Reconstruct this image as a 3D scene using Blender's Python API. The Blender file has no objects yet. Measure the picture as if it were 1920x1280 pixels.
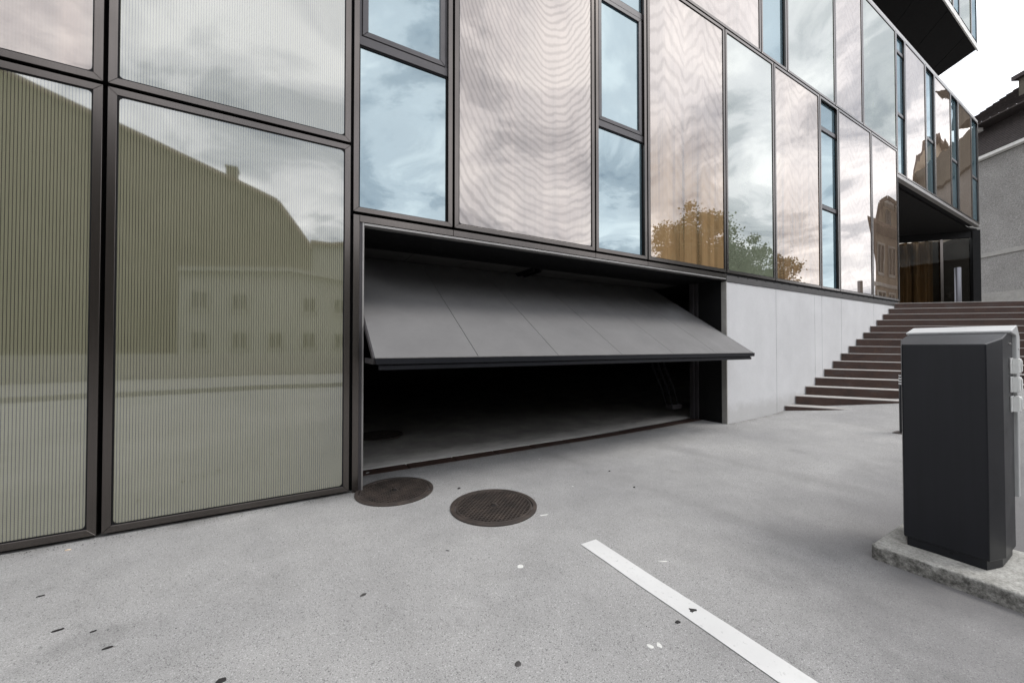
import bpy, bmesh, math, random
from mathutils import Vector, noise as mnoise

random.seed(7)
R = math.radians
S = bpy.context.scene
COL = S.collection

# ------------------------------------------------------------------ camera
CAM_H = 1.4
cam = bpy.data.cameras.new("camera")
cam.sensor_width = 36.0
cam.lens = 710.0 / 1920.0 * 36.0
cam.clip_start = 0.05
cam.clip_end = 2000
camo = bpy.data.objects.new("camera", cam)
COL.objects.link(camo)
camo.location = (0, 0, CAM_H)
camo.rotation_euler = (R(90 + 0.807), 0, R(60.305 - 90))
S.camera = camo

# ------------------------------------------------------------------ light
SUN_EL, SUN_AZ = 57.0, (0.83, -0.56)      # direction towards the sun (veiled by cloud)
S.view_settings.view_transform = 'Standard'
S.view_settings.look = 'None'
S.view_settings.gamma = 1.0
S.view_settings.use_curve_mapping = False
S.view_settings.exposure = 0.52

world = bpy.data.worlds.new("World")
S.world = world
world.use_nodes = True
wn, wl = world.node_tree.nodes, world.node_tree.links
wn.clear()


def W(t, **kw):
    n = wn.new(t)
    for k, v in kw.items():
        setattr(n, k, v)
    return n


sky = W('ShaderNodeTexSky', sky_type='NISHITA', sun_disc=False)
sky.sun_elevation = R(SUN_EL)
sky.sun_rotation = math.atan2(SUN_AZ[0], SUN_AZ[1])
sky.air_density = 1.2
sky.dust_density = 2.0
geo = W('ShaderNodeNewGeometry')
sep = W('ShaderNodeSeparateXYZ')
wl.new(geo.outputs['Incoming'], sep.inputs[0])      # points from the sky to the viewer


def wmath(op, a, b=None):
    n = W('ShaderNodeMath', operation=op)
    for i, v in enumerate((a, b)):
        if v is None:
            continue
        if isinstance(v, (int, float)):
            n.inputs[i].default_value = v
        else:
            wl.new(v, n.inputs[i])
    return n.outputs[0]


dx = wmath('MULTIPLY', sep.outputs[0], -1.0)
dy = wmath('MULTIPLY', sep.outputs[1], -1.0)
dz = wmath('MAXIMUM', wmath('MULTIPLY', sep.outputs[2], -1.0), 0.0)
den = wmath('ADD', dz, 0.16)
comb = W('ShaderNodeCombineXYZ')
wl.new(wmath('DIVIDE', dx, den), comb.inputs[0])
wl.new(wmath('DIVIDE', dy, den), comb.inputs[1])


def wnoise(scale, detail, rough, dist=0.0, off=0.0):
    m = W('ShaderNodeMapping')
    m.inputs['Location'].default_value = (off, off * 0.7, 0)
    wl.new(comb.outputs[0], m.inputs[0])
    n = W('ShaderNodeTexNoise')
    n.inputs['Scale'].default_value = scale
    n.inputs['Detail'].default_value = detail
    n.inputs['Roughness'].default_value = rough
    n.inputs['Distortion'].default_value = dist
    wl.new(m.outputs[0], n.inputs['Vector'])
    return n.outputs['Fac']


def wramp(fac, stops):
    n = W('ShaderNodeValToRGB')
    cr = n.color_ramp
    cr.interpolation = 'EASE'
    cr.elements[0].position, cr.elements[0].color = stops[0][0], (*stops[0][1], 1)
    cr.elements[1].position, cr.elements[1].color = stops[-1][0], (*stops[-1][1], 1)
    for p, c in stops[1:-1]:
        e = cr.elements.new(p)
        e.color = (*c, 1)
    wl.new(fac, n.inputs[0])
    return n.outputs[0]


cl = wramp(wnoise(2.3, 7, 0.58, 0.7, 3.1),
           [(0.30, (0.34, 0.37, 0.42)), (0.43, (0.56, 0.585, 0.62)), (0.53, (0.86, 0.87, 0.89)), (0.66, (1.12, 1.12, 1.11))])
thin = wramp(wnoise(0.8, 4, 0.5, 0.3, 8.4), [(0.40, (0.80, 0.80, 0.80)), (0.62, (1, 1, 1))])
cs = W('ShaderNodeMix', data_type='RGBA', blend_type='MULTIPLY')
cs.inputs[0].default_value = 1.0
wl.new(cl, cs.inputs[6])
cs.inputs[7].default_value = (18.5, 18.4, 18.6, 1)
mx = W('ShaderNodeMix', data_type='RGBA')
wl.new(thin, mx.inputs[0])
wl.new(sky.outputs[0], mx.inputs[6])
wl.new(cs.outputs[2], mx.inputs[7])
bg = W('ShaderNodeBackground')
bg.inputs[1].default_value = 0.1
wl.new(mx.outputs[2], bg.inputs[0])
wo = W('ShaderNodeOutputWorld')
wl.new(bg.outputs[0], wo.inputs[0])

sun = bpy.data.lights.new("sun", 'SUN')
sun.energy = 1.25
sun.angle = R(22)
sun.color = (1.0, 0.965, 0.91)
suno = bpy.data.objects.new("sun", sun)
COL.objects.link(suno)
_h = math.hypot(*SUN_AZ)
sd = Vector((SUN_AZ[0] / _h * math.cos(R(SUN_EL)), SUN_AZ[1] / _h * math.cos(R(SUN_EL)), math.sin(R(SUN_EL))))
suno.rotation_euler = sd.to_track_quat('Z', 'Y').to_euler()
suno.location = (0, -30, 60)

# ------------------------------------------------------------------ node helpers


class N:
    """small wrapper round a material's node tree"""

    def __init__(s, name):
        s.m = bpy.data.materials.new(name)
        s.m.use_nodes = True
        s.t = s.m.node_tree
        s.t.nodes.clear()
        s.out = s.t.nodes.new('ShaderNodeOutputMaterial')
        s._pos = None

    def n(s, t, **kw):
        x = s.t.nodes.new(t)
        for k, v in kw.items():
            setattr(x, k, v)
        return x

    def put(s, sock, v):
        if isinstance(v, bpy.types.NodeSocket):
            s.t.links.new(v, sock)
        elif isinstance(v, (tuple, list)) and len(v) == 3 and sock.type == 'RGBA':
            sock.default_value = (*v, 1)
        else:
            sock.default_value = v

    def math(s, op, a, b=None, c=None):
        x = s.n('ShaderNodeMath', operation=op)
        for i, v in enumerate((a, b, c)):
            if v is not None:
                s.put(x.inputs[i], v)
        return x.outputs[0]

    def pos(s):
        if s._pos is None:
            s._pos = s.n('ShaderNodeNewGeometry').outputs['Position']
        return s._pos

    def obj(s):
        return s.n('ShaderNodeTexCoord').outputs['Object']

    def xyz(s, v=None):
        x = s.n('ShaderNodeSeparateXYZ')
        s.put(x.inputs[0], v or s.pos())
        return x.outputs

    def map(s, v=None, scale=(1, 1, 1), loc=(0, 0, 0), rot=(0, 0, 0)):
        x = s.n('ShaderNodeMapping')
        s.put(x.inputs[0], v or s.pos())
        x.inputs['Scale'].default_value = scale
        x.inputs['Location'].default_value = loc
        x.inputs['Rotation'].default_value = rot
        return x.outputs[0]

    def noise(s, scale, detail=3, rough=0.5, v=None, dist=0.0):
        x = s.n('ShaderNodeTexNoise')
        s.put(x.inputs['Vector'], v or s.pos())
        x.inputs['Scale'].default_value = scale
        x.inputs['Detail'].default_value = detail
        x.inputs['Roughness'].default_value = rough
        x.inputs['Distortion'].default_value = dist
        return x.outputs['Fac']

    def vor(s, scale, v=None, feature='F1', out='Distance'):
        x = s.n('ShaderNodeTexVoronoi', feature=feature)
        s.put(x.inputs['Vector'], v or s.pos())
        x.inputs['Scale'].default_value = scale
        return x.outputs[out]

    def ramp(s, f, stops, interp='LINEAR'):
        x = s.n('ShaderNodeValToRGB')
        cr = x.color_ramp
        cr.interpolation = interp
        f3 = lambda c: (c, c, c, 1) if isinstance(c, (int, float)) else (*c, 1)
        cr.elements[0].position, cr.elements[0].color = stops[0][0], f3(stops[0][1])
        cr.elements[1].position, cr.elements[1].color = stops[-1][0], f3(stops[-1][1])
        for p, c in stops[1:-1]:
            cr.elements.new(p).color = f3(c)
        s.put(x.inputs[0], f)
        return x.outputs[0]

    def mix(s, f, a, b, mode='MIX'):
        x = s.n('ShaderNodeMix', data_type='RGBA', blend_type=mode)
        s.put(x.inputs[0], f)
        s.put(x.inputs[6], a)
        s.put(x.inputs[7], b)
        return x.outputs[2]

    def bump(s, h, strength=0.5, dist=0.01):
        x = s.n('ShaderNodeBump')
        x.inputs['Strength'].default_value = strength
        x.inputs['Distance'].default_value = dist
        s.put(x.inputs['Height'], h)
        return x.outputs[0]

    def pbr(s, base, rough=0.6, metal=0.0, normal=None, spec=None):
        x = s.n('ShaderNodeBsdfPrincipled')
        s.put(x.inputs['Base Color'], base)
        s.put(x.inputs['Roughness'], rough)
        s.put(x.inputs['Metallic'], metal)
        if normal is not None:
            s.put(x.inputs['Normal'], normal)
        if spec is not None:
            s.put(x.inputs['Specular IOR Level'], spec)
        return x.outputs[0]

    def done(s, sh):
        s.t.links.new(sh, s.out.inputs[0])
        return s.m


def plain(name, col, rough=0.6, metal=0.0, var=0.12, scale=6.0, bump=0.0, bscale=60.0, streak=False, spec=None):
    n = N(name)
    v = n.map(scale=(1, 1, 0.12)) if streak else n.pos()
    f = n.noise(scale, 5, 0.6, v)
    lo = tuple(c * (1 - var) for c in col)
    hi = tuple(min(1, c * (1 + var)) for c in col)
    base = n.ramp(f, [(0.3, lo), (0.7, hi)])
    r = n.math('ADD', n.math('MULTIPLY', n.noise(scale * 2.3, 4), 0.16), rough - 0.08)
    nm = n.bump(n.noise(bscale, 4, 0.6), 0.6, bump) if bump else None
    return n.done(n.pbr(base, r, metal, nm, spec))


def glass_shader(n, base, extra, tint=(1, 1, 1), warp=0.0016, wscale=1.1, rough=0.0, mod=None, fine=None, cap=0.335):
    """coated facade glass over a printed / meshed backing: mirror reflection laid over a matt base"""
    h = n.noise(wscale, 1.5, 0.45, n.map(scale=(1, 1, 0.8)))
    if fine is not None:
        h = n.math('ADD', h, fine)
    nm = n.bump(h, 1.0, warp)
    fr = n.n('ShaderNodeFresnel')
    fr.inputs['IOR'].default_value = 2.1
    fac = n.math('MINIMUM', n.math('ADD', fr.outputs[0], extra), cap)
    if mod is not None:
        fac = n.math('MULTIPLY', fac, mod)
    d = n.n('ShaderNodeBsdfDiffuse')
    n.put(d.inputs[0], base)
    g = n.n('ShaderNodeBsdfGlossy')
    n.put(g.inputs[0], tint)
    g.inputs['Roughness'].default_value = rough
    n.t.links.new(nm, g.inputs['Normal'])
    m = n.n('ShaderNodeMixShader')
    n.put(m.inputs[0], fac)
    n.t.links.new(d.outputs[0], m.inputs[1])
    n.t.links.new(g.outputs[0], m.inputs[2])
    return n.done(m.outputs[0])


# ------------------------------------------------------------------ materials
def m_asphalt():
    n = N("asphalt")
    p = n.map(scale=(1, 1, 0.2))
    grain = n.noise(230, 3, 0.7, p)
    cellc = n.vor(210, p, out='Color')
    sx = n.xyz(cellc)
    big = n.noise(0.45, 5, 0.6, p)
    mid = n.noise(3.2, 5, 0.65, p)
    base = n.ramp(grain, [(0.30, (0.165, 0.163, 0.161)), (0.48, (0.268, 0.266, 0.262)), (0.64, (0.380, 0.377, 0.372))])
    base = n.mix(n.ramp(sx[0], [(0.88, 0.0), (0.98, 0.42)]), base, (0.56, 0.555, 0.55))
    base = n.mix(n.ramp(sx[1], [(0.86, 0.0), (0.97, 0.6)]), base, (0.055, 0.054, 0.056))
    base = n.mix(1.0, base, n.ramp(big, [(0.3, (0.80, 0.80, 0.81)), (0.7, (1.12, 1.115, 1.105))]), 'MULTIPLY')
    base = n.mix(1.0, base, n.ramp(mid, [(0.3, 0.90), (0.7, 1.08)]), 'MULTIPLY')
    # older, darker wearing course south of the white line, plus painted-in lens vignette
    x, y, z = n.xyz()
    old_vignette = n.math('ADD', n.math('MULTIPLY', n.math('SUBTRACT', x, 1.85), 0.62),
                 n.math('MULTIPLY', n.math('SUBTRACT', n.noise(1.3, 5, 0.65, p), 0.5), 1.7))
    old_vignette2 = n.math('MULTIPLY', n.ramp(old_vignette, [(0.0, 0.0), (0.8, 1.0)]), n.ramp(y, [(0.0, 1.0), (1.0, 0.0)]))
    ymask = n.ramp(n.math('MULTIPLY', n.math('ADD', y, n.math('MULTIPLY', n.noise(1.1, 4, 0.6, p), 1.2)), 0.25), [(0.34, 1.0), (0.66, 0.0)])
    base = n.mix(n.math('MULTIPLY', n.math('MULTIPLY', n.ramp(old_vignette, [(0.0, 0.0), (0.9, 1.0)]), ymask), 0.80), base, (0.105, 0.102, 0.104))
    # oily stains
    st = n.ramp(n.noise(0.9, 6, 0.7, n.map(scale=(1, 1, 0.1), loc=(7.2, 3.1, 0))), [(0.60, 0.0), (0.76, 0.45)])
    base = n.mix(st, base, (0.085, 0.083, 0.083))
    # dirt blown against the foot of the facade, faint tyre tracks into the garage
    ft = n.math('ADD', y, n.math('MULTIPLY', n.math('SUBTRACT', n.noise(5, 5, 0.7, p), 0.5), 0.22))
    gar = n.math('MULTIPLY', n.math('GREATER_THAN', x, 0.55), n.math('LESS_THAN', x, 6.6))
    ft = n.math('SUBTRACT', ft, n.math('MULTIPLY', gar, 0.48))
    base = n.mix(n.math('MULTIPLY', n.ramp(n.math('SUBTRACT', ft, 3.0), [(0.78, 0.0), (0.93, 0.55)]), n.ramp(n.noise(2.1, 4, 0.6, p), [(0.4, 0.2), (0.6, 1.0)])), base, (0.10, 0.095, 0.088))
    tw = n.math('ABSOLUTE', n.math('SUBTRACT', n.math('ABSOLUTE', n.math('SUBTRACT', n.math('ADD', x, n.math('MULTIPLY', y, 0.10)), 4.1)), 0.78))
    trk = n.math('MULTIPLY', n.ramp(n.math('ADD', tw, n.math('MULTIPLY', n.noise(4, 4, 0.6, p), 0.12)), [(0.08, 0.30), (0.26, 0.0)]), n.ramp(n.noise(1.4, 3, 0.5, n.map(scale=(1, 0.3, 0.1))), [(0.35, 0.2), (0.65, 1.0)]))
    base = n.mix(trk, base, (0.13, 0.128, 0.126))
    hh = n.math('ADD', grain, n.math('MULTIPLY', n.vor(240, p), 0.8))
    return n.done(n.pbr(base, n.ramp(mid, [(0.3, 0.72), (0.7, 0.88)]), 0, n.bump(hh, 0.6, 0.0018), 0.35))


def m_concrete(name, col, var=0.10, streaks=0.35, pores=True, bump=0.0015):
    n = N(name)
    f = n.noise(1.4, 6, 0.62)
    s2 = n.noise(1.3, 6, 0.6, n.map(scale=(1.6, 1.6, 0.16)))
    fine = n.noise(90, 3, 0.6)
    base = n.ramp(f, [(0.28, tuple(c * (1 - var) for c in col)), (0.72, tuple(min(1, c * (1 + var)) for c in col))])
    base = n.mix(1.0, base, n.ramp(s2, [(0.32, 1.0 - 0.28 * streaks), (0.62, 1.0)]), 'MULTIPLY')
    base = n.mix(1.0, base, n.ramp(fine, [(0.3, 0.93), (0.7, 1.05)]), 'MULTIPLY')
    if pores:
        x, y, z = n.xyz()
        run = n.ramp(n.noise(5.5, 4, 0.7, n.map(scale=(1, 1, 0.04))), [(0.62, 0.0), (0.78, 1.0)])
        fade = n.ramp(n.math('MULTIPLY', n.math('ADD', z, n.math('MULTIPLY', n.noise(3, 2), 0.8)), 0.3), [(0.45, 0.0), (0.95, 1.0)])
        base = n.mix(n.math('MULTIPLY', n.math('MULTIPLY', run, fade), 0.28), base, (0.20, 0.185, 0.165))
        damp = n.ramp(n.math('MULTIPLY', n.math('SUBTRACT', z, n.math('ADD', n.math('MULTIPLY', n.math('SUBTRACT', x, 4.6), 0.03), n.math('MULTIPLY', n.noise(4, 5, 0.7), 0.35))), 2.0), [(0.0, 0.4), (0.35, 0.0)])
        base = n.mix(damp, base, (0.30, 0.29, 0.275))
        pr = n.ramp(n.vor(14), [(0.035, 0.6), (0.075, 1.0)])
        base = n.mix(1.0, base, pr, 'MULTIPLY')
    return n.done(n.pbr(base, 0.78, 0, n.bump(n.math('ADD', fine, n.noise(9, 4)), 0.5, bump), 0.3))


def m_floor():
    n = N("garage_floor_lit_edge")
    x, y, z = n.xyz()
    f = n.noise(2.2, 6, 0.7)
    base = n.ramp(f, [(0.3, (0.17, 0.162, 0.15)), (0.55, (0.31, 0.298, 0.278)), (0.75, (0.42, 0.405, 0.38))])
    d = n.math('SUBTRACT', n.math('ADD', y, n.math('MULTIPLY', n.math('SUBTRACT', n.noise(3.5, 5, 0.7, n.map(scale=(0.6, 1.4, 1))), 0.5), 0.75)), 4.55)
    base = n.mix(n.ramp(d, [(0.04, 0.85), (0.50, 0.0)]), base, (0.62, 0.605, 0.58))  # daylight on the floor's front edge, painted in as a paler zone
    return n.done(n.pbr(base, n.ramp(f, [(0.3, 0.5), (0.7, 0.8)]), 0, n.bump(n.noise(30, 4), 0.4, 0.002), 0.3))


def m_olive(name, period=0.0172):
    n = N(name)
    x, y, z = n.xyz()
    fr = n.math('FRACT', n.math('DIVIDE', x, period))
    tri = n.math('ABSOLUTE', n.math('SUBTRACT', fr, 0.5))               # 0 at the dark cord
    line = n.ramp(tri, [(0.085, 1.0), (0.150, 0.0)])
    rib = n.ramp(n.math('FRACT', n.math('DIVIDE', z, 0.012)), [(0.1, 0.92), (0.5, 1.04), (0.9, 0.92)])
    cloth = n.ramp(n.noise(0.8, 4, 0.6), [(0.3, (0.178, 0.176, 0.114)), (0.7, (0.215, 0.211, 0.142))])
    cloth = n.mix(1.0, cloth, rib, 'MULTIPLY')
    base = n.mix(line, cloth, (0.034, 0.033, 0.028))
    reed = n.math('MULTIPLY', tri, 0.0)
    mod = n.ramp(tri, [(0.05, 0.90), (0.18, 1.0), (0.42, 1.0), (0.5, 0.95)])
    return glass_shader(n, base, 0.11, (0.97, 0.985, 1.0), 0.0020, 0.9, 0.03, mod)


def m_copper(name, xc, width, kind, col=(0.30, 0.20, 0.135), strength=1.0, warp=0.0016, extra=0.10, stripes=False, low=None, cap=0.335):
    """copper mesh behind glass with the bands its two layers make together"""
    n = N(name)
    x, y, z = n.xyz()
    u = n.math('SUBTRACT', x, xc)
    jag = n.math('ABSOLUTE', n.math('SUBTRACT', n.math('FRACT', n.math('DIVIDE', x, width * 0.17)), 0.5))
    jag = n.math('MULTIPLY', jag, 0.45)
    wob = n.math('MULTIPLY', n.noise(1.6, 4, 0.6), 2.6)
    if kind == 'cup':
        c = n.math('ADD', 1.0, n.math('MULTIPLY', n.math('MAXIMUM', n.math('SUBTRACT', z, 2.4), 0.0), 3.6))
        uu = n.math('POWER', n.math('ABSOLUTE', n.math('DIVIDE', u, 1.0)), 1.65)
        ph = n.math('SUBTRACT', n.math('DIVIDE', z, 0.098), n.math('MULTIPLY', c, uu))
    else:
        chev = n.math('ABSOLUTE', n.math('SUBTRACT', n.math('FRACT', n.math('DIVIDE', u, width * 0.52)), 0.5))
        ph = n.math('ADD', n.math('DIVIDE', z, 0.26), n.math('MULTIPLY', chev, 3.4))
    ph = n.math('ADD', n.math('ADD', ph, jag), wob)
    sn = n.math('SINE', n.math('MULTIPLY', ph, 6.2832))
    line = n.ramp(n.math('ADD', n.math('MULTIPLY', sn, 0.5), 0.5), [(0.42, 0.0), (0.98, 1.0)])
    amp = n.ramp(n.noise(0.9, 4, 0.6, n.map(loc=(3, 1, 5))), [(0.25, 0.45), (0.65, 1.0)])
    line = n.math('MULTIPLY', n.math('MULTIPLY', line, amp), strength)
    fold = n.noise(7.0, 3, 0.5, n.map(scale=(1.4, 1, 0.03)))
    base = n.ramp(fold, [(0.32, tuple(c * 0.72 for c in col)), (0.66, tuple(c * 1.12 for c in col))])
    lamp = 0.62
    if low is not None:
        # a wood-coloured curtain hangs behind the lower part of the mesh
        lo = n.ramp(fold, [(0.30, tuple(c * 0.45 for c in low)), (0.5, low), (0.68, tuple(c * 1.25 for c in low))])
        hgt = n.math('ADD', z, n.math('MULTIPLY', n.noise(1.1, 2), 0.5))
        lm = n.ramp(n.math('MULTIPLY', hgt, 0.1), [(0.44, 1.0), (0.56, 0.0)])
        base = n.mix(lm, base, lo)
        lamp = n.math('SUBTRACT', 0.62, n.math('MULTIPLY', lm, 0.56))
    base = n.mix(n.math('MULTIPLY', line, lamp), base, (0.05, 0.035, 0.028))
    mod = n.math('SUBTRACT', 1.0, n.math('MULTIPLY', line, 0.24))
    if stripes:
        t = n.math('ABSOLUTE', n.math('SUBTRACT', n.math('FRACT', n.math('DIVIDE', x, 0.0172)), 0.5))
        mod = n.math('MULTIPLY', mod, n.ramp(t, [(0.06, 0.90), (0.16, 1.0)]))
    return glass_shader(n, base, extra, (1.0, 0.957, 0.930), warp, 0.9, 0.0, mod, None, cap)


def m_vision(name, base, tint, extra=0.12, warp=0.0016, cap=0.335):
    n = N(name)
    b = n.ramp(n.noise(1.2, 4), [(0.3, tuple(c * 0.85 for c in base)), (0.7, tuple(c * 1.15 for c in base))])
    return glass_shader(n, b, extra, tint, warp, 0.9, cap=cap)


def m_corten():
    n = N("rusty_steel")
    f = n.noise(2.2, 6, 0.68, n.map(scale=(1, 1, 2.5)))
    s = n.noise(9, 5, 0.65)
    base = n.ramp(f, [(0.28, (0.024, 0.016, 0.014)), (0.5, (0.050, 0.026, 0.019)), (0.72, (0.052, 0.041, 0.039))])
    base = n.mix(n.ramp(s, [(0.55, 0.0), (0.8, 0.5)]), base, (0.105, 0.055, 0.036))
    return n.done(n.pbr(base, 0.62, 0.15, n.bump(n.noise(70, 4, 0.6), 0.4, 0.001)))


def m_iron():
    n = N("cast_iron")
    f = n.noise(7, 5, 0.65)
    base = n.ramp(f, [(0.3, (0.030, 0.025, 0.023)), (0.55, (0.058, 0.046, 0.040)), (0.75, (0.095, 0.074, 0.062))])
    base = n.mix(n.ramp(n.noise(160, 2), [(0.66, 0.0), (0.74, 0.7)]), base, (0.16, 0.145, 0.135))
    return n.done(n.pbr(base, 0.6, 0.25, n.bump(n.noise(180, 3), 0.4, 0.001)))


def m_paint_line():
    n = N("road_paint")
    w = n.noise(38, 5, 0.7)
    base = n.ramp(n.noise(3, 5), [(0.3, (0.50, 0.50, 0.495)), (0.7, (0.58, 0.58, 0.572))])
    base = n.mix(n.ramp(w, [(0.60, 0.0), (0.70, 0.7)]), base, (0.28, 0.28, 0.28))
    base = n.mix(n.ramp(n.noise(2.2, 6, 0.75), [(0.56, 0.0), (0.74, 0.45)]), base, (0.36, 0.355, 0.35))
    return n.done(n.pbr(base, 0.6, 0, n.bump(n.noise(110, 3, 0.7), 0.5, 0.002)))


def m_bronze():
    n = N("bronze_aluminium")
    br = n.noise(120, 2, 0.5, n.map(scale=(1, 1, 0.02)))
    d = n.noise(2.2, 5, 0.6)
    base = n.ramp(d, [(0.3, (0.112, 0.101, 0.094)), (0.7, (0.135, 0.121, 0.113))])
    base = n.mix(1.0, base, n.ramp(br, [(0.3, 0.94), (0.7, 1.05)]), 'MULTIPLY')
    return n.done(n.pbr(base, 0.22, 0.95))


def m_door():
    n = N("door_coating")
    d = n.noise(2.4, 6, 0.7)
    base = n.ramp(d, [(0.3, (0.134, 0.132, 0.133)), (0.7, (0.162, 0.160, 0.160))])
    r = n.ramp(n.noise(5, 5, 0.7), [(0.3, 0.40), (0.7, 0.58)])
    sp = n.ramp(n.vor(9), [(0.012, 1.0), (0.022, 0.0)])
    base = n.mix(n.math('MULTIPLY', sp, 0.5), base, (0.5, 0.49, 0.48))
    return n.done(n.pbr(base, r, 0.0, n.bump(n.noise(2.0, 2), 0.25, 0.004), 0.15))


def m_kiosk():
    n = N("anthracite_paint")
    br = n.noise(34, 4, 0.6, n.map(scale=(1, 1, 0.03)))
    base = n.ramp(br, [(0.3, (0.0048, 0.0054, 0.0078)), (0.7, (0.0066, 0.0073, 0.0105))])
    base = n.mix(n.ramp(n.noise(60, 3), [(0.72, 0.0), (0.80, 0.35)]), base, (0.06, 0.06, 0.065))
    r = n.ramp(n.noise(3.5, 5, 0.6), [(0.3, 0.33), (0.7, 0.44)])
    return n.done(n.pbr(base, r, 0.0, n.bump(n.noise(260, 2), 0.15, 0.0006), 0.30))


def m_rough_base():
    n = N("rough_concrete")
    f = n.noise(9, 6, 0.7)
    g = n.noise(70, 4, 0.7)
    base = n.ramp(f, [(0.3, (0.24, 0.235, 0.215)), (0.7, (0.44, 0.435, 0.41))])
    base = n.mix(1.0, base, n.ramp(g, [(0.3, 0.6), (0.6, 1.12)]), 'MULTIPLY')
    # side faces darker than the top, in noisy patches
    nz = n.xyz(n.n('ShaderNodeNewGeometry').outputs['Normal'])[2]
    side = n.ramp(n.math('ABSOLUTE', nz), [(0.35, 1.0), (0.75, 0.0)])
    side_patches = n.ramp(n.noise(24, 6, 0.75), [(0.36, 0.92), (0.66, 0.05)])
    base = n.mix(n.math('MULTIPLY', side, side_patches), base, (0.048, 0.046, 0.042))
    h = n.math('ADD', n.math('MULTIPLY', g, 0.5), n.noise(28, 5, 0.75))
    return n.done(n.pbr(base, 0.88, 0, n.bump(h, 0.9, 0.010), 0.2))


def m_stucco():
    n = N("stucco")
    g = n.noise(16, 5, 0.7, n.map(scale=(1, 1, 1.6)))
    f = n.noise(0.6, 5, 0.6)
    base = n.ramp(f, [(0.3, (0.29, 0.28, 0.266)), (0.7, (0.39, 0.378, 0.36))])
    base = n.mix(1.0, base, n.ramp(g, [(0.32, 0.55), (0.68, 1.12)]), 'MULTIPLY')
    return n.done(n.pbr(base, 0.9, 0, n.bump(g, 0.9, 0.05), 0.2))


def m_tile():
    n = N("roof_tile")
    f = n.noise(7.0, 6, 0.75)
    base = n.ramp(f, [(0.3, (0.022, 0.018, 0.017)), (0.58, (0.055, 0.043, 0.040)), (0.8, (0.13, 0.105, 0.098))])
    return n.done(n.pbr(base, 0.8, 0, n.bump(n.noise(24, 4), 0.6, 0.02)))


def m_leaf(name, col):
    n = N(name)
    rnd = n.n('ShaderNodeObjectInfo').outputs['Random']
    f = n.noise(2.0, 3)
    base = n.ramp(f, [(0.3, tuple(c * 0.6 for c in col)), (0.7, tuple(c * 1.3 for c in col))])
    return n.done(n.pbr(base, 0.6))


def m_curtain():
    n = N("brown_curtain")
    f = n.noise(5.5, 3, 0.6, n.map(scale=(1, 1, 0.01)))
    base = n.ramp(f, [(0.3, (0.11, 0.075, 0.042)), (0.5, (0.26, 0.18, 0.105)), (0.72, (0.46, 0.34, 0.21))])
    return n.done(n.pbr(base, 0.8))


def m_clear():
    n = N("tinted_glass")
    fr = n.n('ShaderNodeFresnel')
    fr.inputs['IOR'].default_value = 1.45
    t = n.n('ShaderNodeBsdfTransparent')
    n.put(t.inputs[0], (0.74, 0.70, 0.64))
    g = n.n('ShaderNodeBsdfGlossy')
    g.inputs['Roughness'].default_value = 0.0
    n.put(g.inputs[0], (0.16, 0.17, 0.17))
    nm = n.bump(n.noise(0.8, 2), 1.0, 0.004)
    n.t.links.new(nm, g.inputs['Normal'])
    m = n.n('ShaderNodeMixShader')
    n.put(m.inputs[0], fr.outputs[0])
    n.t.links.new(t.outputs[0], m.inputs[1])
    n.t.links.new(g.outputs[0], m.inputs[2])
    return n.done(m.outputs[0])


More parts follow.
